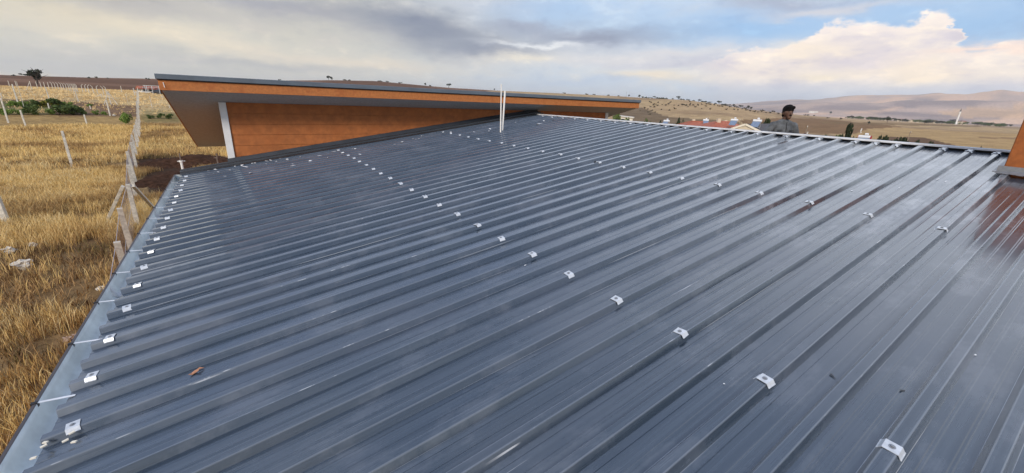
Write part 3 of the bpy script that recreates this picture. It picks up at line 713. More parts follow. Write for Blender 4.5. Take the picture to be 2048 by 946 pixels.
# scaffold jacks at the far corner
def jack(p, h, m, label):
    e = tag(empty('scaffold_jack', p), label, 'jack')
    mb = MB(); mb.tube([(0, 0, -3.4), (0, 0, h*.6)], .024, 10); mb.build('tube', m, e)
    mb = MB(); mb.tube([(0, 0, h*.6), (0, 0, h)], .014, 8); mb.build('threaded_rod', M['rust'], e)
    mb = MB(); mb.tube([(0, 0, h*.56), (0, 0, h*.64)], .04, 10); mb.beam((-.07, 0, h*.6), (.07, .02, h*.6), .015, .015); mb.build('collar_nut', m, e)
jp = at_y(367, 345, 11.6); jack(jp, at_y(363, 307, 11.6).z-jp.z, M['white_rod'], 'pale steel scaffold jack with collar standing past the roof corner')
jp = at_y(437, 328, 11.75); jack(jp, at_y(434, 307, 11.75).z-jp.z, M['rust'], 'dark thin scaffold jack between the pale jack and the white corner trim')
mb = MB(); mb.beam(at_y(372, 345, 11.45), at_y(404, 340, 11.45), .10, .02); tag(mb.build('plank', M['white_rod']), 'short white plank lying across by the pale scaffold jack', 'plank')

# ------------------------------------------------------------------ fence posts
def post_mesh(h, w=.10, brace=False):
    mb = MB(); a = w/2; b = a*.82
    mb.hexa([(-a, -a, -.3), (a, -a, -.3), (a, a, -.3), (-a, a, -.3), (-b, -b, h), (b, -b, h), (b, b, h), (-b, b, h)]); return mb
pm_near = post_mesh(1.66, .145).mesh('post', M['concrete'])
fence = tag(empty('wire_fence', (-3.47, 19.65, -5)), 'concrete post and wire mesh fence running away beside the gutter', 'fence')
fpos = [(-1.75, 5.6), (-2.15, 8.9), (-2.55, 12.17), (-2.99, 15.41), (-3.47, 19.65), (-4.21, 24.93), (-4.9, 29.9), (-5.51, 34.9), (-6.21, 40.5), (-6.81, 45.7), (-7.37, 50.4), (-7.9, 55.2), (-8.5, 60), (-9.1, 65), (-9.7, 70), (-10.4, 75.5), (-11.1, 81), (-11.8, 87), (-12.5, 93), (-13.3, 100), (-14.2, 107), (-15.2, 115), (-16.2, 123), (-17.3, 132), (-18.6, 142), (-20, 153), (-21.5, 165), (-23.2, 178)]
for i, (x, y) in enumerate(fpos):
    o = link('post', pm_near); o.location = (x, y, tz(x, y)+random.uniform(-.05, .03)); o.rotation_euler = (random.uniform(-.02, .02), random.uniform(-.025, .025), .12+random.uniform(-.1, .1)); child(o, fence)
x, y = fpos[4]; z = tz(x, y)
c = Vector((x, y, z+1.6))
for (q_, l_) in ((at_z(209, 449, z), 'l'), (at_z(318, 426, z), 'r')):
    mb = MB(); mb.beam(c+Vector((-.12 if l_ == 'l' else .15, 0, 0)), Vector((q_.x, q_.y, z-.05)), .10, .10, roll=Vector((0, 1, 0))); child(mb.build('brace', M['concrete'], bevel=.006), fence)
def wire_panel(pts, name, hs, parent, pitch=.11, thick=.006):
    mb = MB()
    for i in range(len(pts)-1):
        a = Vector((*pts[i], tz(*pts[i]))); b = Vector((*pts[i+1], tz(*pts[i+1])))
        off = Vector((-.065, 0, 0)); a += off; b += off; n_ = max(2, int((b-a).length/pitch)); H = hs
        for k in range(n_):   # diagonals both ways
            for s_ in (0, 1):
                t0 = k/n_; t1 = (k+H/pitch/1.0)/n_
                p0 = a.lerp(b, t0); 
                if t1 > 1: hh = H*(1-t0)/(t1-t0); p1 = b+Vector((0, 0, hh))
                else: p1 = a.lerp(b, t1)+Vector((0, 0, H))
                if s_: p0, p1 = a.lerp(b, 1-t0), (a+Vector((0, 0, hh)) if t1 > 1 else a.lerp(b, 1-t1)+Vector((0, 0, H)))
                d = Vector((thick*.5, 0, 0)); w = (p1-p0).normalized().cross(d.normalized())*thick*.5
                mb.quad(p0-w, p0+w, p1+w, p1-w)
        for hh in (.03, H*.5, H): mb.beam(a+Vector((0, 0, hh)), b+Vector((0, 0, hh)), thick*1.3, thick*1.3)
    o = mb.build(name, M['wire']); child(o, parent); o['kind'] = 'stuff'
wire_panel(fpos[:9], 'wire_mesh', 1.5, fence, .085, .008)
wire_panel(fpos[8:18], 'wire_mesh', 1.5, fence, .35, .012)

# free-standing concrete posts in the field: (top px, base px, label)
def put_post(t, b, label, h=None, w=.135, group=None):
    dt, db = ray(*t), ray(*b); st = dt.z/math.hypot(dt.x, dt.y); sb = db.z/math.hypot(db.x, db.y)
    dd = (h or 1.75)/(st-sb); p_ = at_d(*b, dd); z_ = tz(p_.x, p_.y)
    mb = post_mesh(st*dd-z_, w); o = mb.build('fence_post', M['concrete']); o.location = (p_.x, p_.y, z_)
    # follow the lean seen in the photograph across the view
    o.rotation_euler = (random.uniform(-.02, .02), random.uniform(-.03, .03), random.uniform(-.3, .3)); return tag(o, label, 'fence post', group)
put_post((-8, 388), (22, 468), 'nearest concrete post at the left edge of the grass field', 1.5, w=.16)
put_post((120.5, 262), (140, 318), 'lone concrete post in the middle of the golden grass, left of the fence', 1.72)
put_post((41.5, 220), (52, 253), 'concrete post at the grass edge left, in front of the green plants')
put_post((168, 229), (177, 259), 'concrete post in the grass just below the dark bushes')
put_post((92, 206), (103, 233), 'leaning concrete post between the yellow shrub and the grass')
put_post((176, 211), (186, 235), 'concrete post at the right end of the dark bushes')
put_post((213, 200), (219, 226), 'concrete post on the bare strip below the crossed braces')
put_post((0, 196), (11, 228), 'leaning concrete post at far left before the green crop')
put_post((1, 186), (8, 208), 'concrete post behind the leaning one at the left edge')
put_post((24.5, 168), (32, 194), 'thick pale post left of the plants on the stubble')
put_post((30, 163), (40, 190), 'thin pale post just right of the thick pale one on the stubble', w=.06)
put_post((91, 174), (98, 196), 'thick pale post below the lone dark tree')
put_post((151, 178), (156, 200), 'pale post of a close pair, the right hand thicker one')
put_post((145, 180), (151, 199), 'pale thin post, left of the close pair on the stubble', w=.06)
put_post((242, 172), (244, 184), 'pale gate post on the ploughed edge left of the red roofed shed')
put_post((323, 192), (327, 208), 'pale post near the soffit tip on the far stubble')
put_post((339, 211), (343, 232), 'pale post right beside the slanting soffit edge')
put_post((300, 192), (304, 214), 'thin pale post between the fence and the soffit edge', w=.06)
put_post((253, 188), (256, 207), 'thin pale post just left of the long fence on the stubble', w=.06)
# braced corner sets
def braced(px_top, px_base, bl, br, label):
    dt, db = ray(*px_top), ray(*px_base); st = dt.z/math.hypot(dt.x, dt.y); sb = db.z/math.hypot(db.x, db.y)
    dd = 1.75/(st-sb); p_ = at_d(*px_base, dd); z_ = tz(p_.x, p_.y); e = tag(empty('braced_post', (p_.x, p_.y, z_)), label, 'fence post')
    mb = post_mesh(st*dd-z_, .12); mb.build('post', M['concrete'], e); top = Vector((0, 0, (st*dd-z_)*.92))
    for q_ in (bl, br):
        if q_ is None: continue
        g_ = at_d(*q_, dd); mb = MB(); mb.beam(top, Vector((g_.x-p_.x, g_.y-p_.y, 0)), .09, .09, roll=Vector((0, 1, 0))); mb.build('brace', M['concrete'], e)
braced((217, 182), (221, 204), (207, 204), (235, 207), 'braced concrete post, right one of the crossed pair above the bare soil')
braced((201, 188), (206, 205), (192, 203), (222, 208), 'braced concrete post, left one of the crossed pair above the bare soil')
braced((59, 162), (63, 176), (51, 174), None, 'braced concrete post left of the lone dark tree')
# far row of posts with cranked tops
def cranked(side):
    mb = post_mesh(1.5, .13); mb.hexa([(-.055, -.055, 1.5), (.055, -.055, 1.5), (.055, .055, 1.5), (-.055, .055, 1.5), (-.04+side*.28, -.04, 1.85), (.05+side*.28, -.04, 1.85), (.05+side*.28, .04, 1.85), (-.04+side*.28, .04, 1.85)]); return mb.mesh('fence_post', M['concrete'])
cm1, cm2 = cranked(-1), cranked(1)
rowpx = [(19, 172, 0), (33, 172, 0), (75, 176, 0), (83, 176, 0), (90, 175, 0), (98, 176, 0), (105, 175, -1), (111, 176, -1), (117, 177, -1), (123, 177, -1), (128, 178, -1), (133, 178, -1), (138, 178, -1), (142, 179, -1), (146, 179, -1), (149, 180, -1), (152, 180, -1), (155, 181, -1), (164, 178, 1), (171, 179, 1), (177, 180, 1), (186, 181, -1), (194, 181, 1), (206, 182, -1), (212, 182, -1), (268, 183, 0)]
row_d = np.linspace(205, 150, len(rowpx))
for i, ((a_, b_, s_), d_) in enumerate(zip(rowpx, row_d)):
    p_ = at_d(a_, b_, d_); o = link('fence_post', pm_near if s_ == 0 else (cm1 if s_ < 0 else cm2), loc=(p_.x, p_.y, tz(p_.x, p_.y)))
    o.scale = (1.2, 1.2, 1.15); o.rotation_euler = (0, 0, .3)
    tag(o, 'thin pale post in the far row before the ploughed hill' if s_ == 0 else 'cranked pale post in the far row before the ploughed hill', 'fence post', 'far row of straight posts' if s_ == 0 else 'far row of cranked posts')

# ------------------------------------------------------------------ soil mound, rubble, stones
def mound(cx, cy, rx, ry, h, m, label, name, cat, seed=1, n=40):
    V0 = []; F0 = []
    for i in range(n+1):
        for j in range(n+1):
            u, v = i/n*2-1, j/n*2-1; r_ = math.hypot(u, v); x = cx+u*rx; y = cy+v*ry
            e = max(0, 1-r_*r_)
            z = h*e*(.5+.9*noise.noise(Vector((x*.6, y*.6, seed)))+.35)+.12*e**.5*noise.noise(Vector((x*3, y*3, seed)))
            V0.append((x, y, tz(x, y)-.12+max(z, 0)+(.0 if e > 0 else -.3)))
    F0 = [(a*(n+1)+b, (a+1)*(n+1)+b, (a+1)*(n+1)+b+1, a*(n+1)+b+1) for a in range(n) for b in range(n)]
    o = link(name, raw_mesh(name, V0, F0, m, None, True)); return o
tag(mound(-2.9, 36.0, 4.0, 3.0, .55, M['soil'], '', '', ''), 'heap of dark freshly dug soil behind the neighbour house corner', 'soil heap').name = 'soil_heap'
tag(mound(-3.4, 29.5, 1.9, 4.5, .35, M['soil'], '', '', '', 5), 'low dark spread of dug soil right of the fence', 'soil heap').name = 'soil_heap'
st_lab = [((53, 539), .17, 'largest white stone lying in the near grass'), ((20, 509), .12, 'white stone at the left edge of the near grass'), ((68, 498), .09, 'small pale stone above the largest white stone'), ((203, 580), .08, 'small white stone beside the gutter'), ((228, 455), .16, 'pale rubble piece at the foot of the left brace'), ((217, 452), .12, 'flat pale rubble piece left of the brace foot'), ((172, 460), .13, 'pinkish rubble piece in the grass left of the brace'), ((186, 462), .10, 'small pinkish rubble piece near the brace'), ((284, 412), .14, 'pale block lying between post and right brace'), ((140, 680), .07, 'pinkish broken tile in grass beside the near gutter'), ((152, 674), .055, 'small broken tile touching the gutter edge'), ((228, 232), .16, 'white stone below the green shrub on bare soil')]
for i, (q_, r_, l_) in enumerate(st_lab):
    p_ = ground_at(*q_, 200, 3); o = link('stone', blob('stone', r_, M['rubble'] if 'pink' in l_ or 'tile' in l_ else M['stone'], i*2.7, .62, 3, .9), loc=p_+Vector((0, 0, r_*.35))); o.rotation_euler = (0, 0, i); o.scale = (1.15, .9, 1.2); o.location.z += .10 if i < 3 else 0
    tag(o, l_, 'stone')

# ------------------------------------------------------------------ dry grass
def grass(name, n, az0, az1, d0, d1, hmin, hmax, wid, nb, label, keep=None, pal=None, power=1.0, gap=.35, lean_=.55):
    a = np.radians(rng.uniform(az0, az1, n)); d = np.sqrt(rng.uniform(0, 1, n)**power*(d1**2-d0**2)+d0**2)
    x = np.sin(a)*d; y = np.cos(a)*d
    ok = ~((x > -.85) & (y < 17.2) & (x < 14)) & ~((x > -1.25) & (y < 11.3))
    ok &= fbm(x, y, 1.5, 4, 66) > gap
    if keep is not None: ok &= keep(x, y)
    x, y, d = x[ok], y[ok], d[ok]; n = len(x)
    X = np.repeat(x, nb)+rng.normal(0, .07+.0006*np.repeat(d, nb), n*nb); Y = np.repeat(y, nb)+rng.normal(0, .07+.0006*np.repeat(d, nb), n*nb)
    Z = terrain(X, Y)-.03; m = len(X)
    tall = .55+.9*fbm(X, Y, 3.0, 3, 14)
    h = rng.uniform(hmin, hmax, m)*tall; th = rng.uniform(0, 2*np.pi, m); lean = rng.uniform(.03, lean_, m)*h
    lx, ly = np.cos(th)*lean, np.sin(th)*lean; wth = rng.uniform(0, np.pi, m); w = wid*rng.uniform(.6, 1.4, m)*(1+np.repeat(d, nb)/40)
    wx, wy = np.cos(wth)*w/2, np.sin(wth)*w/2
    v = np.zeros((m, 5, 3)); v[:, 0] = np.stack([X-wx, Y-wy, Z], 1); v[:, 1] = np.stack([X+wx, Y+wy, Z], 1)
    v[:, 2] = np.stack([X+wx*.8+lx*.35, Y+wy*.8+ly*.35, Z+h*.6], 1); v[:, 3] = np.stack([X-wx*.8+lx*.35, Y-wy*.8+ly*.35, Z+h*.6], 1)
    v[:, 4] = np.stack([X+lx, Y+ly, Z+h*.97], 1)
    b = (np.arange(m)*5)[:, None]; f = np.concatenate([b+[0, 1, 2], b+[0, 2, 3], b+[3, 2, 4]])
    pal = np.array(pal or [(.68, .48, .19), (.78, .58, .27), (.60, .40, .15), (.48, .30, .12), (.34, .21, .09)])
    pn = np.clip(fbm(X, Y, 3.5, 4, 90)+rng.normal(0, .09, m), .2, .8); k = np.clip(((.72-pn)/.44*len(pal)).astype(int), 0, len(pal)-1)
    c = pal[k]*rng.uniform(.8, 1.2, m)[:, None]
    cols = np.repeat(c, 5, 0)
    me = raw_mesh(name, v.reshape(-1, 3), f, M['grass'], cols)
    return tag(link(name, me), label, 'grass', kind='stuff')
M['grass'] = mat('dry straw blades', (.4, .3, .1), .85, attr='tint', spec=.15)
soilk = lambda x, y: ~((np.hypot((x+3.0)/4.4, (y-36.5)/3.2) < 1) | (np.hypot((x+3.4)/1.7, (y-29.5)/4.4) < 1))
notgarden = lambda x, y: soilk(x, y)
strip_ = lambda x, y: ~((y+.25*x > 11.3+1.5*(fbm(x, y, 2.5, 2, 5)-.5)) & (y+.25*x < 16.6+2.5*(fbm(x, y, 2.5, 2, 6)-.5)) & (x < -2.2))
grass('dry_grass', 30000, -34, -2.0, 5.5, 36, .16, .46, .0085, 10, 'tall dry golden grass beside the gutter and fence', lambda x, y: soilk(x, y) & (strip_(x, y) | (rng.uniform(0, 1, len(x)) < .06)), power=.8)
grass('tall_stalks', 7000, -34, -2.0, 5.5, 40, .35, .62, .006, 5, 'pale tall seed stalks standing over the golden grass', lambda x, y: soilk(x, y) & strip_(x, y), pal=[(.74, .60, .34), (.66, .50, .24)], gap=.50, lean_=.8)
grass('dry_weeds', 16000, -34, -2.0, 5.5, 60, .12, .34, .014, 9, 'dark brown dry weeds in patches between the golden grass', lambda x, y: soilk(x, y) & (~strip_(x, y) | (fbm(x, y, 3.3, 3, 40) > .62)), pal=[(.38, .24, .11), (.26, .16, .07), (.17, .10, .05), (.20, .15, .06)], gap=.22, lean_=1.0)
grass('dry_grass', 17000, -30, 0, 36, 72, .20, .48, .014, 7, 'dry golden grass before the green plants', soilk)
grass('stubble_grass', 9000, -27, 0, 84, 240, .15, .32, .03, 6, 'short pale stubble grass on the far field', pal=[(.74, .56, .29), (.66, .48, .24), (.56, .39, .19)])

# ------------------------------------------------------------------ plants and trees
def leaf_mesh(name, n, rx, rz, size, m, seed, lumps=5, zc=0., power=.4):
    r_ = np.random.default_rng(seed); c = r_.normal(0, .5, (lumps, 3))*[rx, rx, rz*.7]; c[:, 2] = np.abs(c[:, 2])*np.sign(r_.uniform(-1, 1, lumps))
    k = r_.integers(0, lumps, n); d = r_.normal(0, 1, (n, 3)); d /= np.linalg.norm(d, axis=1)[:, None]; rad = r_.uniform(.15, 1, n)**power
    lr = r_.uniform(.45, .8, lumps)
    p = c[k]+d*rad[:, None]*lr[k][:, None]*[rx, rx, rz]*.75
    p[:, 2] += zc
    a = r_.normal(0, 1, (n, 3)); a /= np.linalg.norm(a, axis=1)[:, None]; b = np.cross(a, r_.normal(0, 1, (n, 3))); b /= np.linalg.norm(b, axis=1)[:, None]
    s = size*r_.uniform(.5, 1.4, n)[:, None]
    v = np.stack([p-a*s, p+b*s*.6, p+a*s, p-b*s*.6], 1).reshape(-1, 3); f = np.arange(n*4).reshape(n, 4)
    return raw_mesh(name, v, f, m)
def trunk_mesh(h, r, seed, spread, limbs=5):
    rr_ = random.Random(seed); mb = MB(); top = Vector((rr_.uniform(-.1, .1)*h, rr_.uniform(-.1, .1)*h, h*.75))
    mb.tube([(0, 0, -.2), top*.5+Vector((.03*h, 0, 0)), top], [r, r*.75, r*.4], 7)
    for i in range(limbs):
        a = i*2.4+rr_.random(); s = top*(.45+.1*i); e = s+Vector((math.cos(a)*spread, math.sin(a)*spread, h*rr_.uniform(.25, .5))); mb.tube([s, (s+e)/2+Vector((0, 0, .05*h)), e], [r*.45, r*.3, r*.12], 5)
    return mb.mesh('trunk', M['bark'])
def make_tree(kind, m, seed, h, rx, rz, n=420, size=.3):
    return (trunk_mesh(h*.6, h*.035, seed, rx*.6), leaf_mesh('crown', n, rx, rz, size, m, seed, 7, h-rz))
TR = {}
for s_ in range(3):
    TR['dark', s_] = make_tree('dark', M['tree_dark'], 10+s_, 5, 2.3, 1.8, 700, .26)
    TR['green', s_] = make_tree('green', M['tree_green'], 20+s_, 5, 2.4, 2.0, 700, .26)
    TR['bush', s_] = (None, leaf_mesh('bush', 420, 1.2, .9, .16, M['bush_brown'], 30+s_, 6, .6))
    TR['dbush', s_] = (None, leaf_mesh('bush', 420, 1.2, .8, .16, M['tree_dark'], 40+s_, 6, .6))
    TR['hedge', s_] = (None, leaf_mesh('bush', 1400, 1.6, 1.0, .13, M['hedge'], 50+s_, 6, .9))
    TR['gbush', s_] = (None, leaf_mesh('bush', 1400, 1.5, 1.1, .13, M['tree_green'], 60+s_, 6, 1.0))
def plant(kind, p_, sc, label, cat, group=None, name=None, szx=1.0):
    s_ = random.randrange(3); t_, c_ = TR[kind, s_]
    if t_ is None:
        o = link(name or 'bush', c_, loc=p_)
    else:
        o = empty(name or 'tree', p_); link('trunk', t_, o); link('crown', c_, o)
    o.scale = (sc*szx, sc*szx, sc); o.rotation_euler = (0, 0, random.uniform(0, 6)); return tag(o, label, cat, group)
# lone tree on the left skyline
p_ = at_d(77, 176, 300); p_.z = tz(p_.x, p_.y)
e = tag(empty('tree', p_), 'lone dark tree leaning left before the ploughed hill', 'tree')
link('trunk', trunk_mesh(5.5, .28, 77, 3.6, 8), e)
cr = leaf_mesh('crown', 1500, 2.3, 2.2, .25, M['tree_dark'], 78, 7, 4.6, .5); link('crown', cr, e)
cr2 = leaf_mesh('crown', 400, 1.7, .6, .22, M['tree_dark'], 79, 5, 4.0, .6); o = link('crown', cr2, e); o.location = (-2.4, 0, 0)
e.scale = (1.15, 1.15, 1.0)
for (a_, b_, k_, s_) in [(28, 151, 'dbush', 1.3), (135, 152, 'dbush', .7), (180, 158, 'dbush', 1.3), (194, 151, 'bush', 1.3), (217, 158, 'dbush', .9), (295, 154, 'dbush', 1.6)]:
    p_ = at_d(a_, b_+3, 620); p_.z = tz(p_.x, p_.y)-.2; plant(k_, p_, s_, 'small dark bush on the skyline of the ploughed hill', 'bush', 'bushes on the ploughed hill')
# garden: green plants on the left
def gpt(a_, b_, d_):
    p_ = at_d(a_, b_, d_); return Vector((p_.x, p_.y, tz(p_.x, p_.y)))
GP = {}
for s_ in range(3):
    GP['v', s_] = leaf_mesh('vine', 900, .9, .75, .10, M['vine'], 80+s_, 6, .75, .6); GP['d', s_] = leaf_mesh('vine', 900, .9, .8, .11, M['tree_green'], 90+s_, 6, .8, .6)
    GP['y', s_] = leaf_mesh('vine', 600, .8, .55, .10, M['vine_yellow'], 95+s_, 5, .5, .6)
gl = [(20, 225, 'v', .7), (5, 228, 'v', .8), (34, 218, 'v', .6), (30, 206, 'v', .8), (42, 207, 'v', .7), (22, 204, 'v', .6), (52, 210, 'v', .8), (58, 216, 'd', 1.1), (64, 220, 'd', 1.2), (56, 224, 'v', .8), (70, 214, 'd', .9), (72, 203, 'd', .8), (92, 203, 'y', 1.1), (84, 205, 'y', .8), (106, 212, 'y', .8), (112, 214, 'd', 1.3), (108, 226, 'v', .8), (118, 228, 'd', 1.1), (127, 224, 'd', 1.3), (134, 227, 'd', 1.2), (143, 223, 'd', 1.1), (150, 228, 'd', 1.2), (158, 222, 'd', 1.1), (158, 229, 'd', .9), (168, 216, 'v', .5), (178, 214, 'v', .5), (193, 229, 'v', .55), (206, 228, 'v', .5), (122, 211, 'd', 1.0), (136, 211, 'v', .7)]
for i, (a_, b_, k_, s_) in enumerate(gl):
    d_ = 84 if b_ > 215 else 94; s_ *= 1.12
    s_ *= .78 if k_ == 'd' else .9
    o = link('garden_plant', GP[k_, i % 3], loc=gpt(a_, b_, d_)); o.scale = (s_, s_, s_*.8); o.rotation_euler = (0, 0, i)
    tag(o, {'v': 'bright green leafy plant in the overgrown garden strip', 'd': 'dark green bushy plant in the overgrown garden strip', 'y': 'yellowing plant in the overgrown garden strip'}[k_], 'plant', {'v': 'bright green garden plants', 'd': 'dark green garden plants', 'y': 'yellow garden plants'}[k_])
o = link('garden_plant', GP['v', 1], loc=gpt(243, 226, 74)); o.scale = (.85, .85, 1.25); tag(o, 'single upright green shrub on the bare soil left of the fence', 'shrub')
for i, (a_, b_, s_) in enumerate([(300, 238, .5), (322, 240, .6), (342, 236, .6), (335, 228, .4)]):
    o = link('garden_plant', GP['d', i % 3], loc=gpt(a_, b_+3, 80)); o.scale = (s_, s_, s_*.8); tag(o, 'low dull green weed clump between fence and soffit', 'plant', 'weed clumps between fence and soffit')

# trees on the middle skyline above the neighbour's roof and the right hill
def sky_plant(a_, b_, d_, kind, sc, label, cat, group, szx=1.0):
    p_ = at_d(a_, b_, d_); z_ = tz(p_.x, p_.y); return plant(kind, Vector((p_.x, p_.y, z_-.3)), sc, label, cat, group, szx=szx)
for (a_, s_, k_) in [(657, 1.7, 'dark'), (663, 1.4, 'dark'), (850, 1.3, 'dark'), (897, 2.0, 'dark'), (990, 1.0, 'dark'), (1262, 1.1, 'dark')]:
    q_ = angdeg(a_, 160); sky_plant(a_, 160, float(np.interp(q_[0], ska, sky_d)), k_, s_, 'lone tree on the skyline above the neighbour roof', 'tree', 'lone trees above the neighbour roof')
for (a_, w_) in [(560, 4), (690, 8), (700, 6), (760, 10), (775, 8), (800, 8), (860, 6), (1130, 8), (1175, 10), (1190, 8), (1219, 8), (1240, 6)]:
    q_ = angdeg(a_, 170); sky_plant(a_, 170, float(np.interp(q_[0], ska, sky_d)), 'dbush', 2.0, 'low dark bush on the skyline above the neighbour roof', 'bush', 'bushes above the neighbour roof', w_/5.0)
for a_ in (1278, 1286, 1292, 1297, 1303, 1308, 1313, 1318, 1322, 1327, 1333, 1345, 1356, 1361, 1367, 1376, 1388, 1398, 1405, 1412, 1420, 1432, 1440, 1448, 1456, 1463, 1470, 1478, 1485, 1493, 1500, 1506):
    q_ = angdeg(a_, 200); sky_plant(a_, 200, float(np.interp(q_[0], ska, sky_d)), 'dark' if a_ % 3 == 0 else 'dbush', random.uniform(1.0, 1.6) if a_ % 3 == 0 else random.uniform(1.6, 2.6), 'small tree on the crest of the tan hill', 'tree', 'trees along the crest of the tan hill', random.uniform(1, 1.6))
hb = [(int(a_), float(np.interp(a_, [1300, 1420, 1500, 1560], [203, 209, 219, 224]))+random.uniform(0, 7)) for a_ in np.linspace(1300, 1565, 34)]+[(1288, 217), (1302, 206), (1301, 214), (1306, 211), (1311, 209), (1296, 225), (1303, 222), (1311, 225), (1280, 221), (1309, 215), (1322, 220), (1339, 221), (1350, 218), (1337, 209), (1367, 210), (1372, 212), (1381, 208), (1376, 214), (1386, 211), (1391, 215), (1403, 218), (1396, 210), (1380, 204), (1412, 213), (1420, 219), (1438, 213), (1450, 210), (1470, 214), (1545, 219), (1522, 219), (1528, 217), (1610, 226), (1616, 229), (1628, 228), (1650, 224), (1658, 226), (1672, 224), (1683, 231), (1300, 229), (1296, 219), (1316, 212)]
for i, (a_, b_) in enumerate(hb):
    p_ = ground_at(a_, b_, 3000, 120); dd = p_.length; plant('bush' if i % 3 else 'dbush', p_-Vector((0, 0, .2)), .0021*dd*random.uniform(.7, 1.15), 'dark bush dotted on the tan hillside behind the red roofs', 'bush', 'bushes dotted on the tan hillside')
for i, (a_, b_) in enumerate([(1774, 245), (1736, 249), (1798, 245), (1808, 244), (1849, 248), (1857, 246), (1883, 249), (1660, 228), (1903, 246)]):
    p_ = ground_at(a_, b_, 4000, 150); dd = p_.length; plant('dark', p_-Vector((0, 0, .2)), .0014*dd*(1.6 if a_ in (1774,) else .9), 'dark round tree standing alone on the tan plain', 'tree', 'single trees on the tan plain')
# village trees on the far plain
for i in range(110):
    a_ = random.uniform(1690, 2030); b_ = np.interp(a_, [1650, 1800, 1900, 2040], [227, 236, 241, 246])+random.uniform(-4, 1.5)
    if a_ > 1930: b_ += random.uniform(0, 2)
    p_ = at_d(a_, 250, random.uniform(1750, 2300)); p_.z = tz(p_.x, p_.y)-.5
    plant(random.choice(['green', 'dark']), p_, random.uniform(1.3, 2.4), 'distant tree in the dark belt around the far village', 'tree', 'trees around the far village', szx=1.6)
# hedge row just below the ridge cap, right of the man
hr = [(1655, 276, 'gbush', 1.0), (1668, 277, 'gbush', 1.2), (1648, 277, 'gbush', .8), (1687, 280, 'hedge', .8), (1700, 280, 'hedge', .85), (1718, 281, 'gbush', .9), (1678, 279, 'gbush', .9), (1738, 283, 'hedge', .95), (1748, 284, 'hedge', .9), (1696, 282, 'hedge', .9), (1775, 285, 'hedge', .95), (1786, 287, 'hedge', .9), (1800, 288, 'hedge', .95), (1812, 289, 'hedge', .85), (1842, 292, 'hedge', .8), (1860, 294, 'hedge', .7), (1968, 302, 'hedge', .4), (1250, 243, 'gbush', 1.2), (1230, 236, 'gbush', 1.4), (1238, 232, 'gbush', 1.2), (1285, 243, 'gbush', .8), (1300, 246, 'gbush', .7), (1359, 246, 'hedge', .75), (1320, 249, 'hedge', .5), (1560, 258, 'gbush', 1.2), (1548, 254, 'hedge', 1.0), (1530, 250, 'hedge', .9)]
for i, (a_, b_, k_, s_) in enumerate(hr):
    p_ = at_d(a_, b_-11*s_, 95 if a_ > 1600 else 110); z_ = tz(p_.x, p_.y)
    o = plant(k_, Vector((p_.x, p_.y, z_)), s_*1.15, 'round dark hedge shrub' if k_ == 'hedge' else 'green leafy shrub', 'shrub', name='shrub')
    hgt = max(1.2, p_.z-z_); o.scale = (s_*.95, s_*.95, hgt/(1.62 if k_ == 'hedge' else 2.15))
    o['label'] = ('round dark hedge shrub seen over the ridge cap' if k_ == 'hedge' else 'green leafy shrub seen over the ridge cap')+(' right of the man' if a_ > 1600 else ' left of the man'); o['group'] = ('dark' if k_ == 'hedge' else 'green')+' shrubs over the ridge cap '+('right' if a_ > 1600 else 'left')+' of the man'

# ------------------------------------------------------------------ houses below
def window(mbase, e, x, y, z, w, h, nrm, m=None):
    f = MB(); 
    if nrm == 'y': f.box((x-w/2, y-.04, z), (x+w/2, y+.02, z+h)); gl_ = MB().box((x-w/2+.08, y-.05, z+.08), (x+w/2-.08, y-.041, z+h-.08))
    else: f.box((y-.04, x-w/2, z), (y+.02, x+w/2, z+h)); gl_ = MB().box((y-.05, x-w/2+.08, z+.08), (y-.041, x+w/2-.08, z+h-.08))
    o = f.build('window', M['white_trim'], e); gl_.build('pane', M['glass'], o)
def hip_house(p_, rz, lx, ly, hw, hr_, wallm, roofm, label, name='house', hip=.5, gable=False, chim=()):
    e = tag(empty(name, p_, rz), label, 'house'); a, b = lx/2, ly/2; o_ = .5
    MB().box((-a, -b, -2), (a, b, hw)).build('wall', wallm, e)
    mb = MB(); A = [(-a-o_, -b-o_, hw), (a+o_, -b-o_, hw), (a+o_, b+o_, hw), (-a-o_, b+o_, hw)]; r1, r2 = ((-a-o_ if gable else -a*hip, 0, hw+hr_), (a+o_ if gable else a*hip, 0, hw+hr_))
    mb.quad(A[0], A[1], r2, r1); mb.quad(A[2], A[3], r1, r2); mb.quad(A[1], A[2], r2); mb.quad(A[3], A[0], r1); mb.quad(*[(x, y, z-.02) for x, y, z in A])
    r_ = mb.build('roof', roofm, e); r_.modifiers.new('t', 'SOLIDIFY').thickness = .12
    tl = MB(); tl.tube([r1, r2], .12, 6)
    if not gable:
        for q_ in (0, 3): tl.tube([A[q_], r1], .10, 6)
        for q_ in (1, 2): tl.tube([A[q_], r2], .10, 6)
    tl.build('ridge_tiles', roofm, e)
    for (x, y, h_, w_) in chim:
        MB().box((x-w_, y-w_, hw), (x+w_, y+w_, hw+hr_+h_)).build('chimney', M['cream'], e); 
    for k_ in (-.5, 0, .5): window(None, e, a*k_*1.2, -b, hw*.35, 1.3, 1.3, 'y')
    for k_ in (-.4, .4): window(None, e, b*k_, -a, hw*.35, 1.2, 1.3, 'x')
    return e
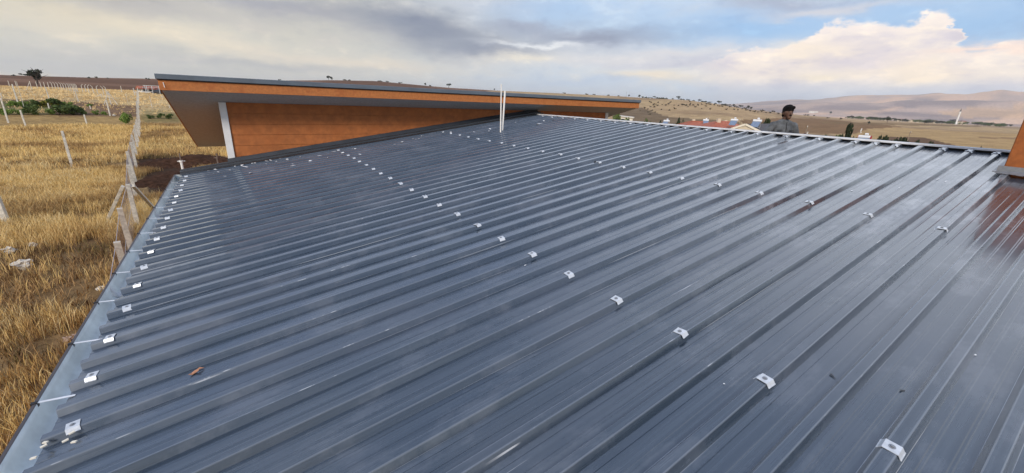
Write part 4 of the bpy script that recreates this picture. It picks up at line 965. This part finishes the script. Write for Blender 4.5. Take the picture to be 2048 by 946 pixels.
def heater(p_, rz, s_, label, tankm=None, ends=None):
    e = tag(empty('solar_heater', p_, rz), label, 'solar heater'); e.scale = (s_, s_, s_)
    mb = MB(); mb.tube([(-.9, .3, 1.45), (.9, .3, 1.45)], .30, 14); mb.build('tank', tankm or M['tank'], e, smooth=False)
    mb = MB(); mb.tube([(-.1, .45, 1.95), (.35, .45, 1.95)], .2, 12); mb.build('expansion_tank', tankm or M['tank'], e)
    if ends:
        mb = MB()
        for x in (-.93, .91): mb.tube([(x-.02, .3, 1.45), (x+.04, .3, 1.45)], .31, 14)
        mb.build('tank_end', ends, e)
    MB().hexa([(-.85, -1.5, .05), (.85, -1.5, .05), (.85, .05, 1.25), (-.85, .05, 1.25), (-.85, -1.53, .12), (.85, -1.53, .12), (.85, .02, 1.32), (-.85, .02, 1.32)]).build('collector', M['panel'], e)
    mb = MB()
    for x in (-.8, .8): mb.beam((x, .3, -.3), (x, .3, 1.2), .05, .05); mb.beam((x, -1.4, 0), (x, .3, 0), .05, .05)
    mb.beam((.2, .45, 1.2), (.2, .45, 1.8), .05, .05); mb.build('stand', M['galv'], e)
# main red roofed house: apex between x 1437 and 1458
def house_at(pxx, pyy, D_, hr_, **k):
    p_ = at_d(pxx, pyy, D_); z_ = tz(p_.x, p_.y); return p_, z_, p_.z-z_
p_, z_, H_t = house_at(1446, 243, 88, 2.2)
hip_house(Vector((p_.x, p_.y, z_)), R(-32), 12.0, 11.0, H_t-2.1, 2.1, M['cream'], M['tile_red'], 'house with a broad red tiled hip roof carrying a solar heater', hip=.15, chim=((-1.2, -.6, .5, .3), (.9, .9, .25, .25)))
hp = at_d(1466, 252, 83); heater(Vector((hp.x, hp.y, hp.z+.1)), R(-75), .62, 'solar heater with white tank on the broad red tiled roof')
p_, z_, H_t = house_at(1399, 243, 100, 2)
hip_house(Vector((p_.x, p_.y, z_)), R(-40), 8.5, 8, H_t-1.4, 1.4, M['whitewall'], M['tile_red'], 'smaller red roofed house behind and left of the broad red roof', hip=.4, chim=((-1.2, .3, .4, .28),))
hp = at_d(1411, 246, 98); heater(Vector((hp.x, hp.y, hp.z-.3)), R(-50), .6, 'small white solar heater on the smaller red roof')
# gabled house, cream barge boards, dark roof
p_ = at_d(1491, 249, 62); z_ = tz(p_.x, p_.y); ht = p_.z-z_; vd = Vector((p_.x, p_.y, 0)).normalized(); side = Vector((vd.y, -vd.x, 0))
e = tag(empty('gabled_house', (p_.x, p_.y, z_), math.atan2(side.y, side.x)), 'house with dark roof and cream bargeboards on its gable, left of the man', 'house')
gw, gr, ln = 2.6, 1.15, 9.0
gx = lambda t_: t_
MB().box((-gw+.3, .05, -2), (gw-.3, ln, ht-gr)).build('wall', M['cream'], e)
mb = MB(); mb.quad((-gw+.3, .04, ht-gr-.01), (gw-.3, .04, ht-gr-.01), (0, .04, ht-.14)); gb = mb.build('gable', M['cream'], e); gb.modifiers.new('t', 'SOLIDIFY').thickness = .1
sh = 3.2  # the roof runs back and to the right
mb = MB(); mb.quad((0, 0, ht), (gw+.05, 0, ht-gr-.02), (gw+sh+.3, ln, ht-gr-.02), (sh, ln, ht)); mb.quad((0, 0, ht), (-gw-.05, 0, ht-gr-.02), (-gw+sh, ln, ht-gr-.02), (sh, ln, ht)); r_ = mb.build('roof', M['slate'], e); r_.modifiers.new('t', 'SOLIDIFY').thickness = .1
for s_ in (-1, 1):
    mb = MB(); mb.beam((0, -.06, ht+.02), (s_*(gw+.1), -.06, ht-gr), .06, .24, roll=Vector((0, 0, 1))); mb.build('bargeboard', M['cream_trim'], e)
hp = at_d(1511, 256, 63); heater(Vector((hp.x, hp.y, hp.z+.1)), R(-80), .55, 'solar heater with white tank on the dark roof by the man')
# cream cottage, left of centre
p_ = at_d(1252, 245, 130); z_ = tz(p_.x, p_.y); pt = at_d(1252, 230, 130)
e = tag(empty('cottage', (p_.x, p_.y, z_), R(-52)), 'small cream cottage behind the neighbour house corner', 'house')
H_t = pt.z-z_; MB().box((-1.8, -1.5, -2), (1.8, 2.5, H_t-.5)).build('wall', M['cream_trim'], e)
MB().hexa([(-2.1, -1.8, H_t-.5), (2.1, -1.8, H_t-.8), (2.1, 2.8, H_t-.8), (-2.1, 2.8, H_t-.5), (-2.1, -1.8, H_t-.3), (2.1, -1.8, H_t-.6), (2.1, 2.8, H_t-.5), (-2.1, 2.8, H_t-.2)]).build('roof', M['stone'], e)
for x in (-.9, .6): window(None, e, x, -1.5, H_t-2.0, .9, 1.0, 'y')
# heater on a mast between the roofs (1330,240), red-ended one right of the man
hp = at_d(1332, 245, 70); z_ = tz(hp.x, hp.y)
e_ = hip_house(Vector((hp.x+.5, hp.y-2.5, z_)), R(-35), 6, 7, (hp.z-z_)-1.6, 1.2, M['cream'], M['slate'], 'low dark roofed house just under the ridge cap left of the red roofs', hip=.5)
heater(Vector((hp.x, hp.y, hp.z-.5)), R(-80), .5, 'small solar heater rising alone above the ridge cap left of the red roofs')
hp = at_d(1727, 277, 60); z_ = tz(hp.x, hp.y)
e_ = hip_house(Vector((hp.x, hp.y-1.5, z_)), R(-15), 6, 6, (hp.z-z_)-2.3, 1.2, M['cream'], M['slate'], 'low dark roofed house hidden mostly below the ridge cap right of the man', hip=.5)
heater(Vector((hp.x, hp.y, hp.z-.75)), R(-95), .62, 'solar heater with red tank ends right of the man', M['tank'], M['redpaint'])
a0_ = at_d(1722, 266, 60.3); mb = MB(); mb.tube([a0_, at_d(1721.5, 262, 60.3), at_d(1724, 257, 60.3)], .05, 6); tag(mb.build('vent_pipe', M['white_rod']), 'curved white pipe rising above the red ended heater', 'pipe')
# far left shed and steel frame
p_ = gpt(300, 186, 190)
hip_house(p_, R(20), 5, 4, 1.1, .8, M['whitewall'], M['tile_red'], 'far small shed with a red roof at the left end of the stubble field', name='shed', gable=True)
e = tag(empty('steel_frame', gpt(313, 188, 175)), 'pale steel canopy frame beside the far red roofed shed', 'frame')
for x in (-2.4, -.8, .9, 2.4): MB().beam((x, 0, -.3), (x, 0, 2.3), .14, .14).build('post', M['galv'], e); 
MB().beam((-2.8, 0, 2.35), (2.8, 0, 2.35), .12, .14).build('top_rail', M['galv'], e)
for x in (-2.4, 2.4): MB().beam((x, 3, -.3), (x, 3, 2.3), .14, .14).build('post', M['galv'], e)
o = link('tarpaulin', blob('tarpaulin', 2.4, M['black'], 9, .45, 3, .25), loc=gpt(332, 186, 180)+Vector((0, 0, .3))); o.scale = (1.5, 1, 1); tag(o, 'black tarpaulin covered heap right of the steel frame', 'tarpaulin')
mb = MB(); mb.beam(gpt(266, 185, 186)+Vector((0, 0, .1)), gpt(300, 187, 186)+Vector((0, 0, .1)), .4, .35); tag(mb.build('low_wall', M['whitewall']), 'low pale kerb wall before the far red roofed shed', 'wall')
# minaret and pale village buildings
p_ = at_d(1912, 247, 2000); p_.z = tz(p_.x, p_.y); zt_ = at_d(1914, 217, 2000).z-p_.z
e = tag(empty('minaret', p_), 'slim white minaret above the far village trees', 'minaret')
mb = MB(); mb.tube([(0, 0, 0), (0, 0, zt_*.15), (0, 0, zt_*.82)], [4.2, 2.4, 2.0], 12); mb.build('shaft', M['minaret'], e)
mb = MB(); mb.tube([(0, 0, zt_*.70), (0, 0, zt_*.72), (0, 0, zt_*.73)], [2.2, 3.6, 3.6], 12); mb.build('balcony', M['minaret'], e)
mb = MB(); mb.tube([(0, 0, zt_*.82), (0, 0, zt_*.83), (0, 0, zt_)], [2.3, 2.2, .2], 12); mb.build('spire', M['slate'], e)
for i, (a_, w_, h_, d_) in enumerate([(1800, 26, 9, 1900), (1822, 34, 10, 1900), (1835, 24, 7, 1950), (1768, 20, 7, 1950), (1925, 40, 13, 2050), (1870, 20, 8, 2000), (1995, 24, 8, 2050), (1700, 20, 7, 2100)]):
    p_ = at_d(a_, 245, d_); p_.z = tz(p_.x, p_.y)
    o = empty('village_house', p_, random.uniform(-.5, .5)); MB().box((-w_/3, -7, -2), (w_/3, 7, h_*.7)).build('wall', M['cream'], o); mb = MB(); h_ *= .7; mb.quad((-w_/3-1, -8, h_), (w_/3+1, -8, h_), (w_/3+1, 0, h_+3), (-w_/3-1, 0, h_+3)); mb.quad((-w_/3-1, 8, h_), (w_/3+1, 8, h_), (w_/3+1, 0, h_+3), (-w_/3-1, 0, h_+3)); mb.build('roof', M['tile_red'], o)
    tag(o, 'pale distant building among the far village trees', 'house', 'far village houses')
p_ = at_d(1629, 217, 4200); p_.z = tz(p_.x, p_.y)+2; MBx = MB().box((-45, -14, -10), (45, 14, 13)); tag(MBx.build('barn', M['whitewall'], loc=p_), 'long white barn alone on the far pink plain right of the man', 'barn')
# utility poles
def pole(a_, b_, t_, d_, label):
    p_ = at_d(a_, b_, d_); z_ = tz(p_.x, p_.y); h = at_d(a_, t_, d_).z-z_; e = tag(empty('utility_pole', (p_.x, p_.y, z_), .4), label, 'utility pole')
    MB().tube([(0, 0, -.3), (0, 0, h)], [.16, .10], 8).build('pole', M['wood'], e); MB().beam((-.7, 0, h-.4), (.7, 0, h-.4), .1, .1).build('crossarm', M['wood'], e)
    for x in (-.6, 0, .6): MB().tube([(x, 0, h-.34), (x, 0, h-.1)], .05, 6).build('insulator', M['white_rod'], e)
pole(1611, 268, 250, 100, 'utility pole right behind the man'); pole(1817, 276, 262, 190, 'utility pole on the tan field above the hedge row'); pole(1480, 250, 238, 150, 'utility pole behind the red roofs'); pole(1252, 196, 183, 700, 'tall pole on the skyline above the neighbour roof')
pole(1415, 246, 234, 140, 'thin pole behind the smaller red roofed house')

# ------------------------------------------------------------------ the man
def capsules(parts, vox, mats, name, parent=None, smooth=2):
    """union of tapered capsules as one surface"""
    bm = bmesh.new()
    for (a, ra, b, rb, sq) in parts:
        a, b = Vector(a), Vector(b); L = (b-a).length; t = (b-a).normalized() if L > 1e-6 else Vector((0, 0, 1))
        q = t.to_track_quat('Z', 'Y').to_matrix().to_4x4()
        N = 6
        rings = [(-math.cos(math.pi/2*i/N)*ra, math.sin(math.pi/2*i/N)*ra) for i in range(N+1)]+[(L+math.sin(math.pi/2*i/N)*rb, math.cos(math.pi/2*i/N)*rb) for i in range(N+1)]
        vr = []
        for (z, r_) in rings:
            r_ = max(r_, 1e-4); row = []
            for j in range(16):
                w = 2*math.pi*j/16; v = Matrix.Translation(a) @ q @ Vector((math.cos(w)*r_, math.sin(w)*r_, z)); row.append(v)
            vr.append(row)
        if sq != (1, 1):   # squash in local world axes about the centre line (x, y scale)
            for row in vr:
                c = sum(row, Vector())/16
                for i_, v in enumerate(row): row[i_] = Vector((c.x+(v.x-c.x)*sq[0], c.y+(v.y-c.y)*sq[1], v.z))
        bv = [[bm.verts.new(v) for v in row] for row in vr]
        for i in range(len(bv)-1):
            for j in range(16): bm.faces.new((bv[i][j], bv[i][(j+1) % 16], bv[i+1][(j+1) % 16], bv[i+1][j]))
        bm.faces.new(list(reversed(bv[0]))); bm.faces.new(bv[-1])
    me = bpy.data.meshes.new(name); bm.to_mesh(me); bm.free(); me.materials.append(mats)
    o = link(name, me, parent); m_ = o.modifiers.new('r', 'REMESH'); m_.mode = 'VOXEL'; m_.voxel_size = vox; m_.use_smooth_shade = True
    m2 = o.modifiers.new('s', 'SMOOTH'); m2.iterations = smooth; m2.factor = .5
    return o
hd = at_d(1573, 225, 9.75)     # head centre
FEET = hd.z-1.63
toc = math.degrees(math.atan2(-hd.x, -hd.y))
man = tag(empty('person', (hd.x, hd.y, FEET)), 'man in a grey zipped work jacket looking down behind the ridge cap', 'person')
# local frame: man faces local -Y; turned so that he faces the camera, a little to picture right
fdir = Vector((-hd.x, -hd.y, 0)).normalized(); ang_ = math.atan2(fdir.y, fdir.x)+math.pi/2; man.rotation_euler = (0, 0, ang_+R(30))
# body (one surface): legs, trunk, neck, head with nose, ears, arms, hands
HT = 1.60
hx, hy = .0, -.05      # head shifted forward (looking down)
body = [((0, 0, .93), .13, (0, .0, 1.20), .13, (1.15, .8)), ((0, 0, 1.2), .14, (0, 0, 1.38), .12, (1.3, .8)),
        ((0, .01, 1.40), .062, (0, -.02, 1.53), .056, (1, 1)),
        ((0, -.035, 1.655), .088, (0, -.06, 1.625), .088, (.87, 1.03)), ((0, -.095, 1.585), .060, (0, -.115, 1.545), .040, (.95, 1)),
        ((0, -.150, 1.635), .012, (0, -.172, 1.600), .017, (1, 1)), ((0, -.138, 1.572), .017, (0, -.140, 1.566), .017, (1.5, .8)),
        ((-.079, -.03, 1.64), .016, (-.081, -.03, 1.60), .014, (.6, 1.3)), ((.079, -.03, 1.64), .016, (.081, -.03, 1.60), .014, (.6, 1.3)),
        ((-.03, -.128, 1.652), .014, (.03, -.128, 1.652), .014, (1, 1))]
for s_ in (-1, 1):
    body += [((s_*.09, 0, .92), .085, (s_*.10, -.01, .50), .055, (1, 1)), ((s_*.10, -.01, .50), .055, (s_*.11, .02, .10), .038, (1, 1)), ((s_*.11, .03, .05), .042, (s_*.12, -.12, .04), .034, (1, 1))]
    if s_ < 0: el_, wr, = (s_*.37, .03, 1.14), (s_*.33, -.16, .95)
    else: el_, wr = (s_*.29, -.03, 1.13), (s_*.27, -.24, 1.22)
    body += [((s_*.17, .0, 1.40), .055, el_, .040, (1, 1)), (el_, .040, wr, .027, (1, 1))]
    w_ = Vector(wr); dr = (w_-Vector(el_)).normalized(); pm = w_+dr*.075
    body.append((wr, .028, tuple(pm), .036, (1, 1)))
    sdv = Vector((1, 0, 0))
    for k_, (off, ln_) in enumerate([(-.027, .068), (-.009, .078), (.009, .073), (.027, .058)]):
        b0 = pm+sdv*off+dr*.012; b1 = b0+dr*ln_*.5+Vector((0, 0, -.012)); b2 = b1+dr*ln_*.25+Vector((0, .0, -.028))
        body += [(tuple(b0), .0095, tuple(b1), .009, (1, 1)), (tuple(b1), .009, tuple(b2), .008, (1, 1))]
    t0 = w_+dr*.03-sdv*s_*.025; t1 = t0-sdv*s_*.03+dr*.03; body += [(tuple(t0), .012, tuple(t1), .011, (1, 1)), (tuple(t1), .011, tuple(t1+dr*.03+Vector((0, 0, -.01))), .009, (1, 1))]
capsules(body, .0065, M['skin'], 'body', man, 2)
jk = [((0, .0, .90), .150, (0, .0, 1.15), .155, (1.18, .82)), ((0, 0, 1.15), .158, (0, .0, 1.34), .135, (1.32, .82)), ((0, .005, 1.38), .092, (0, -.012, 1.455), .072, (1.15, 1.1)),
      ((-.19, .0, 1.385), .062, (-.05, .0, 1.42), .085, (1, 1)), ((.19, .0, 1.385), .062, (.05, .0, 1.42), .085, (1, 1))]
for s_ in (-1, 1):
    el_, wr = ((s_*.375, .03, 1.14), (s_*.335, -.15, .96)) if s_ < 0 else ((s_*.295, -.03, 1.13), (s_*.272, -.23, 1.213))
    jk += [((s_*.19, .0, 1.38), .078, el_, .062, (1, 1)), (el_, .062, wr, .046, (1, 1))]
capsules(jk, .009, M['jacket'], 'jacket', man, 3)
tr_ = [((0, 0, .86), .152, (0, 0, .92), .150, (1.15, .85))]
for s_ in (-1, 1): tr_ += [((s_*.09, 0, .88), .105, (s_*.10, -.01, .50), .080, (1, 1)), ((s_*.10, -.01, .50), .080, (s_*.11, .02, .12), .065, (1, 1))]
capsules(tr_, .011, M['trousers'], 'trousers', man, 3)
bt_ = []
for s_ in (-1, 1): bt_ += [((s_*.11, .04, .10), .055, (s_*.11, .03, .06), .056, (1, 1)), ((s_*.11, .03, .052), .05, (s_*.125, -.15, .045), .042, (1, 1))]
capsules(bt_, .011, M['black'], 'boots', man, 2)
capsules([((0, -.022, 1.68), .096, (0, -.055, 1.69), .090, (.92, 1.02)), ((0, .0, 1.62), .090, (0, .01, 1.59), .07, (.92, .85)), ((-.04, -.105, 1.722), .03, (.045, -.115, 1.722), .032, (1, 1)), ((-.07, -.04, 1.66), .022, (-.074, -.045, 1.625), .012, (1, 1)), ((.07, -.04, 1.66), .022, (.074, -.045, 1.625), .012, (1, 1))], .007, M['hair'], 'hair', man, 1)
mb = MB()
for s_ in (-1, 1): mb.tube([(s_*.048, -.134, 1.660), (s_*.016, -.142, 1.658)], .0055, 6)
mb.build('eyebrows', M['hair'], man)
mb = MB()
for s_ in (-1, 1): mb.tube([(s_*.040, -.136, 1.640), (s_*.022, -.140, 1.638)], .006, 6)
mb.build('eyes', M['eye'], man)
mb = MB(); mb.tube([(-.022, -.150, 1.570), (0, -.155, 1.569), (.022, -.150, 1.570)], .0035, 6); mb.tube([(-.028, -.150, 1.583), (0, -.158, 1.585), (.028, -.150, 1.583)], .005, 6); mb.build('moustache', M['hair'], man)
mb = MB(); mb.tube([(0, -.082, 1.455), (0, -.118, 1.36), (0, -.134, 1.2), (0, -.128, .93)], .008, 6); mb.build('zip', M['jacket_dark'], man)
mb = MB()
for s_ in (-1, 1): mb.beam((s_*.07, -.124, 1.30), (s_*.15, -.112, 1.30), .006, .022); mb.beam((s_*.20, -.055, 1.36), (s_*.17, -.085, 1.1), .008, .02)
mb.build('seam', M['jacket_dark'], man)
mb = MB(); mb.tube([(.27, -.33, 1.235), (.27, -.335, 1.275)], .012, 8); mb.tube([(.27, -.335, 1.275), (.272, -.35, 1.30)], .008, 6); tag(mb.build('hand_tool', M['white_rod']), 'small pale tool held in the raised hand of the man', 'tool')
o = bpy.data.objects['hand_tool']; o.matrix_world = Matrix.Translation(man.location) @ Matrix.Rotation(ang_+R(30), 4, 'Z')
# scaffold he stands on
sc_ = tag(empty('scaffold', (hd.x, hd.y, FEET)), 'timber scaffold behind the ridge cap carrying the man', 'scaffold')
for k_ in range(4): o = MB().box((-.25+k_*.24, -1.6, -.045), (-.02+k_*.24, 1.6, -.002)).build('plank', M['wood'], sc_)
for x in (-.2, .62):
    for y in (-1.3, 1.3): MB().tube([(x, y, tz(hd.x+x, hd.y+y)-FEET-.2), (x, y, -.05)], .03, 8).build('leg', M['rust'], sc_)
for y in (-1.3, 1.3): MB().tube([(-.25, y, -.08), (.67, y, -.08)], .03, 8).build('ledger', M['rust'], sc_)

# ------------------------------------------------------------------ haze
ztop = float(max(Z_.max(), 40))+30
hz = MB().box((-14000, -14000, -60), (14000, 14000, ztop)).build('haze', bpy.data.materials.new('haze')); tag(hz, 'thin pale haze over the plain and mountains', kind='stuff')
hm = hz.data.materials[0]; hm.use_nodes = True; hq = hm.node_tree; hq.nodes.clear()
pv = hq.nodes.new('ShaderNodeVolumePrincipled'); pv.inputs['Color'].default_value = (.96, .97, .99, 1); pv.inputs['Density'].default_value = 7.0e-5; pv.inputs['Anisotropy'].default_value = .2
ho = hq.nodes.new('ShaderNodeOutputMaterial'); hq.links.new(pv.outputs[0], ho.inputs['Volume'])
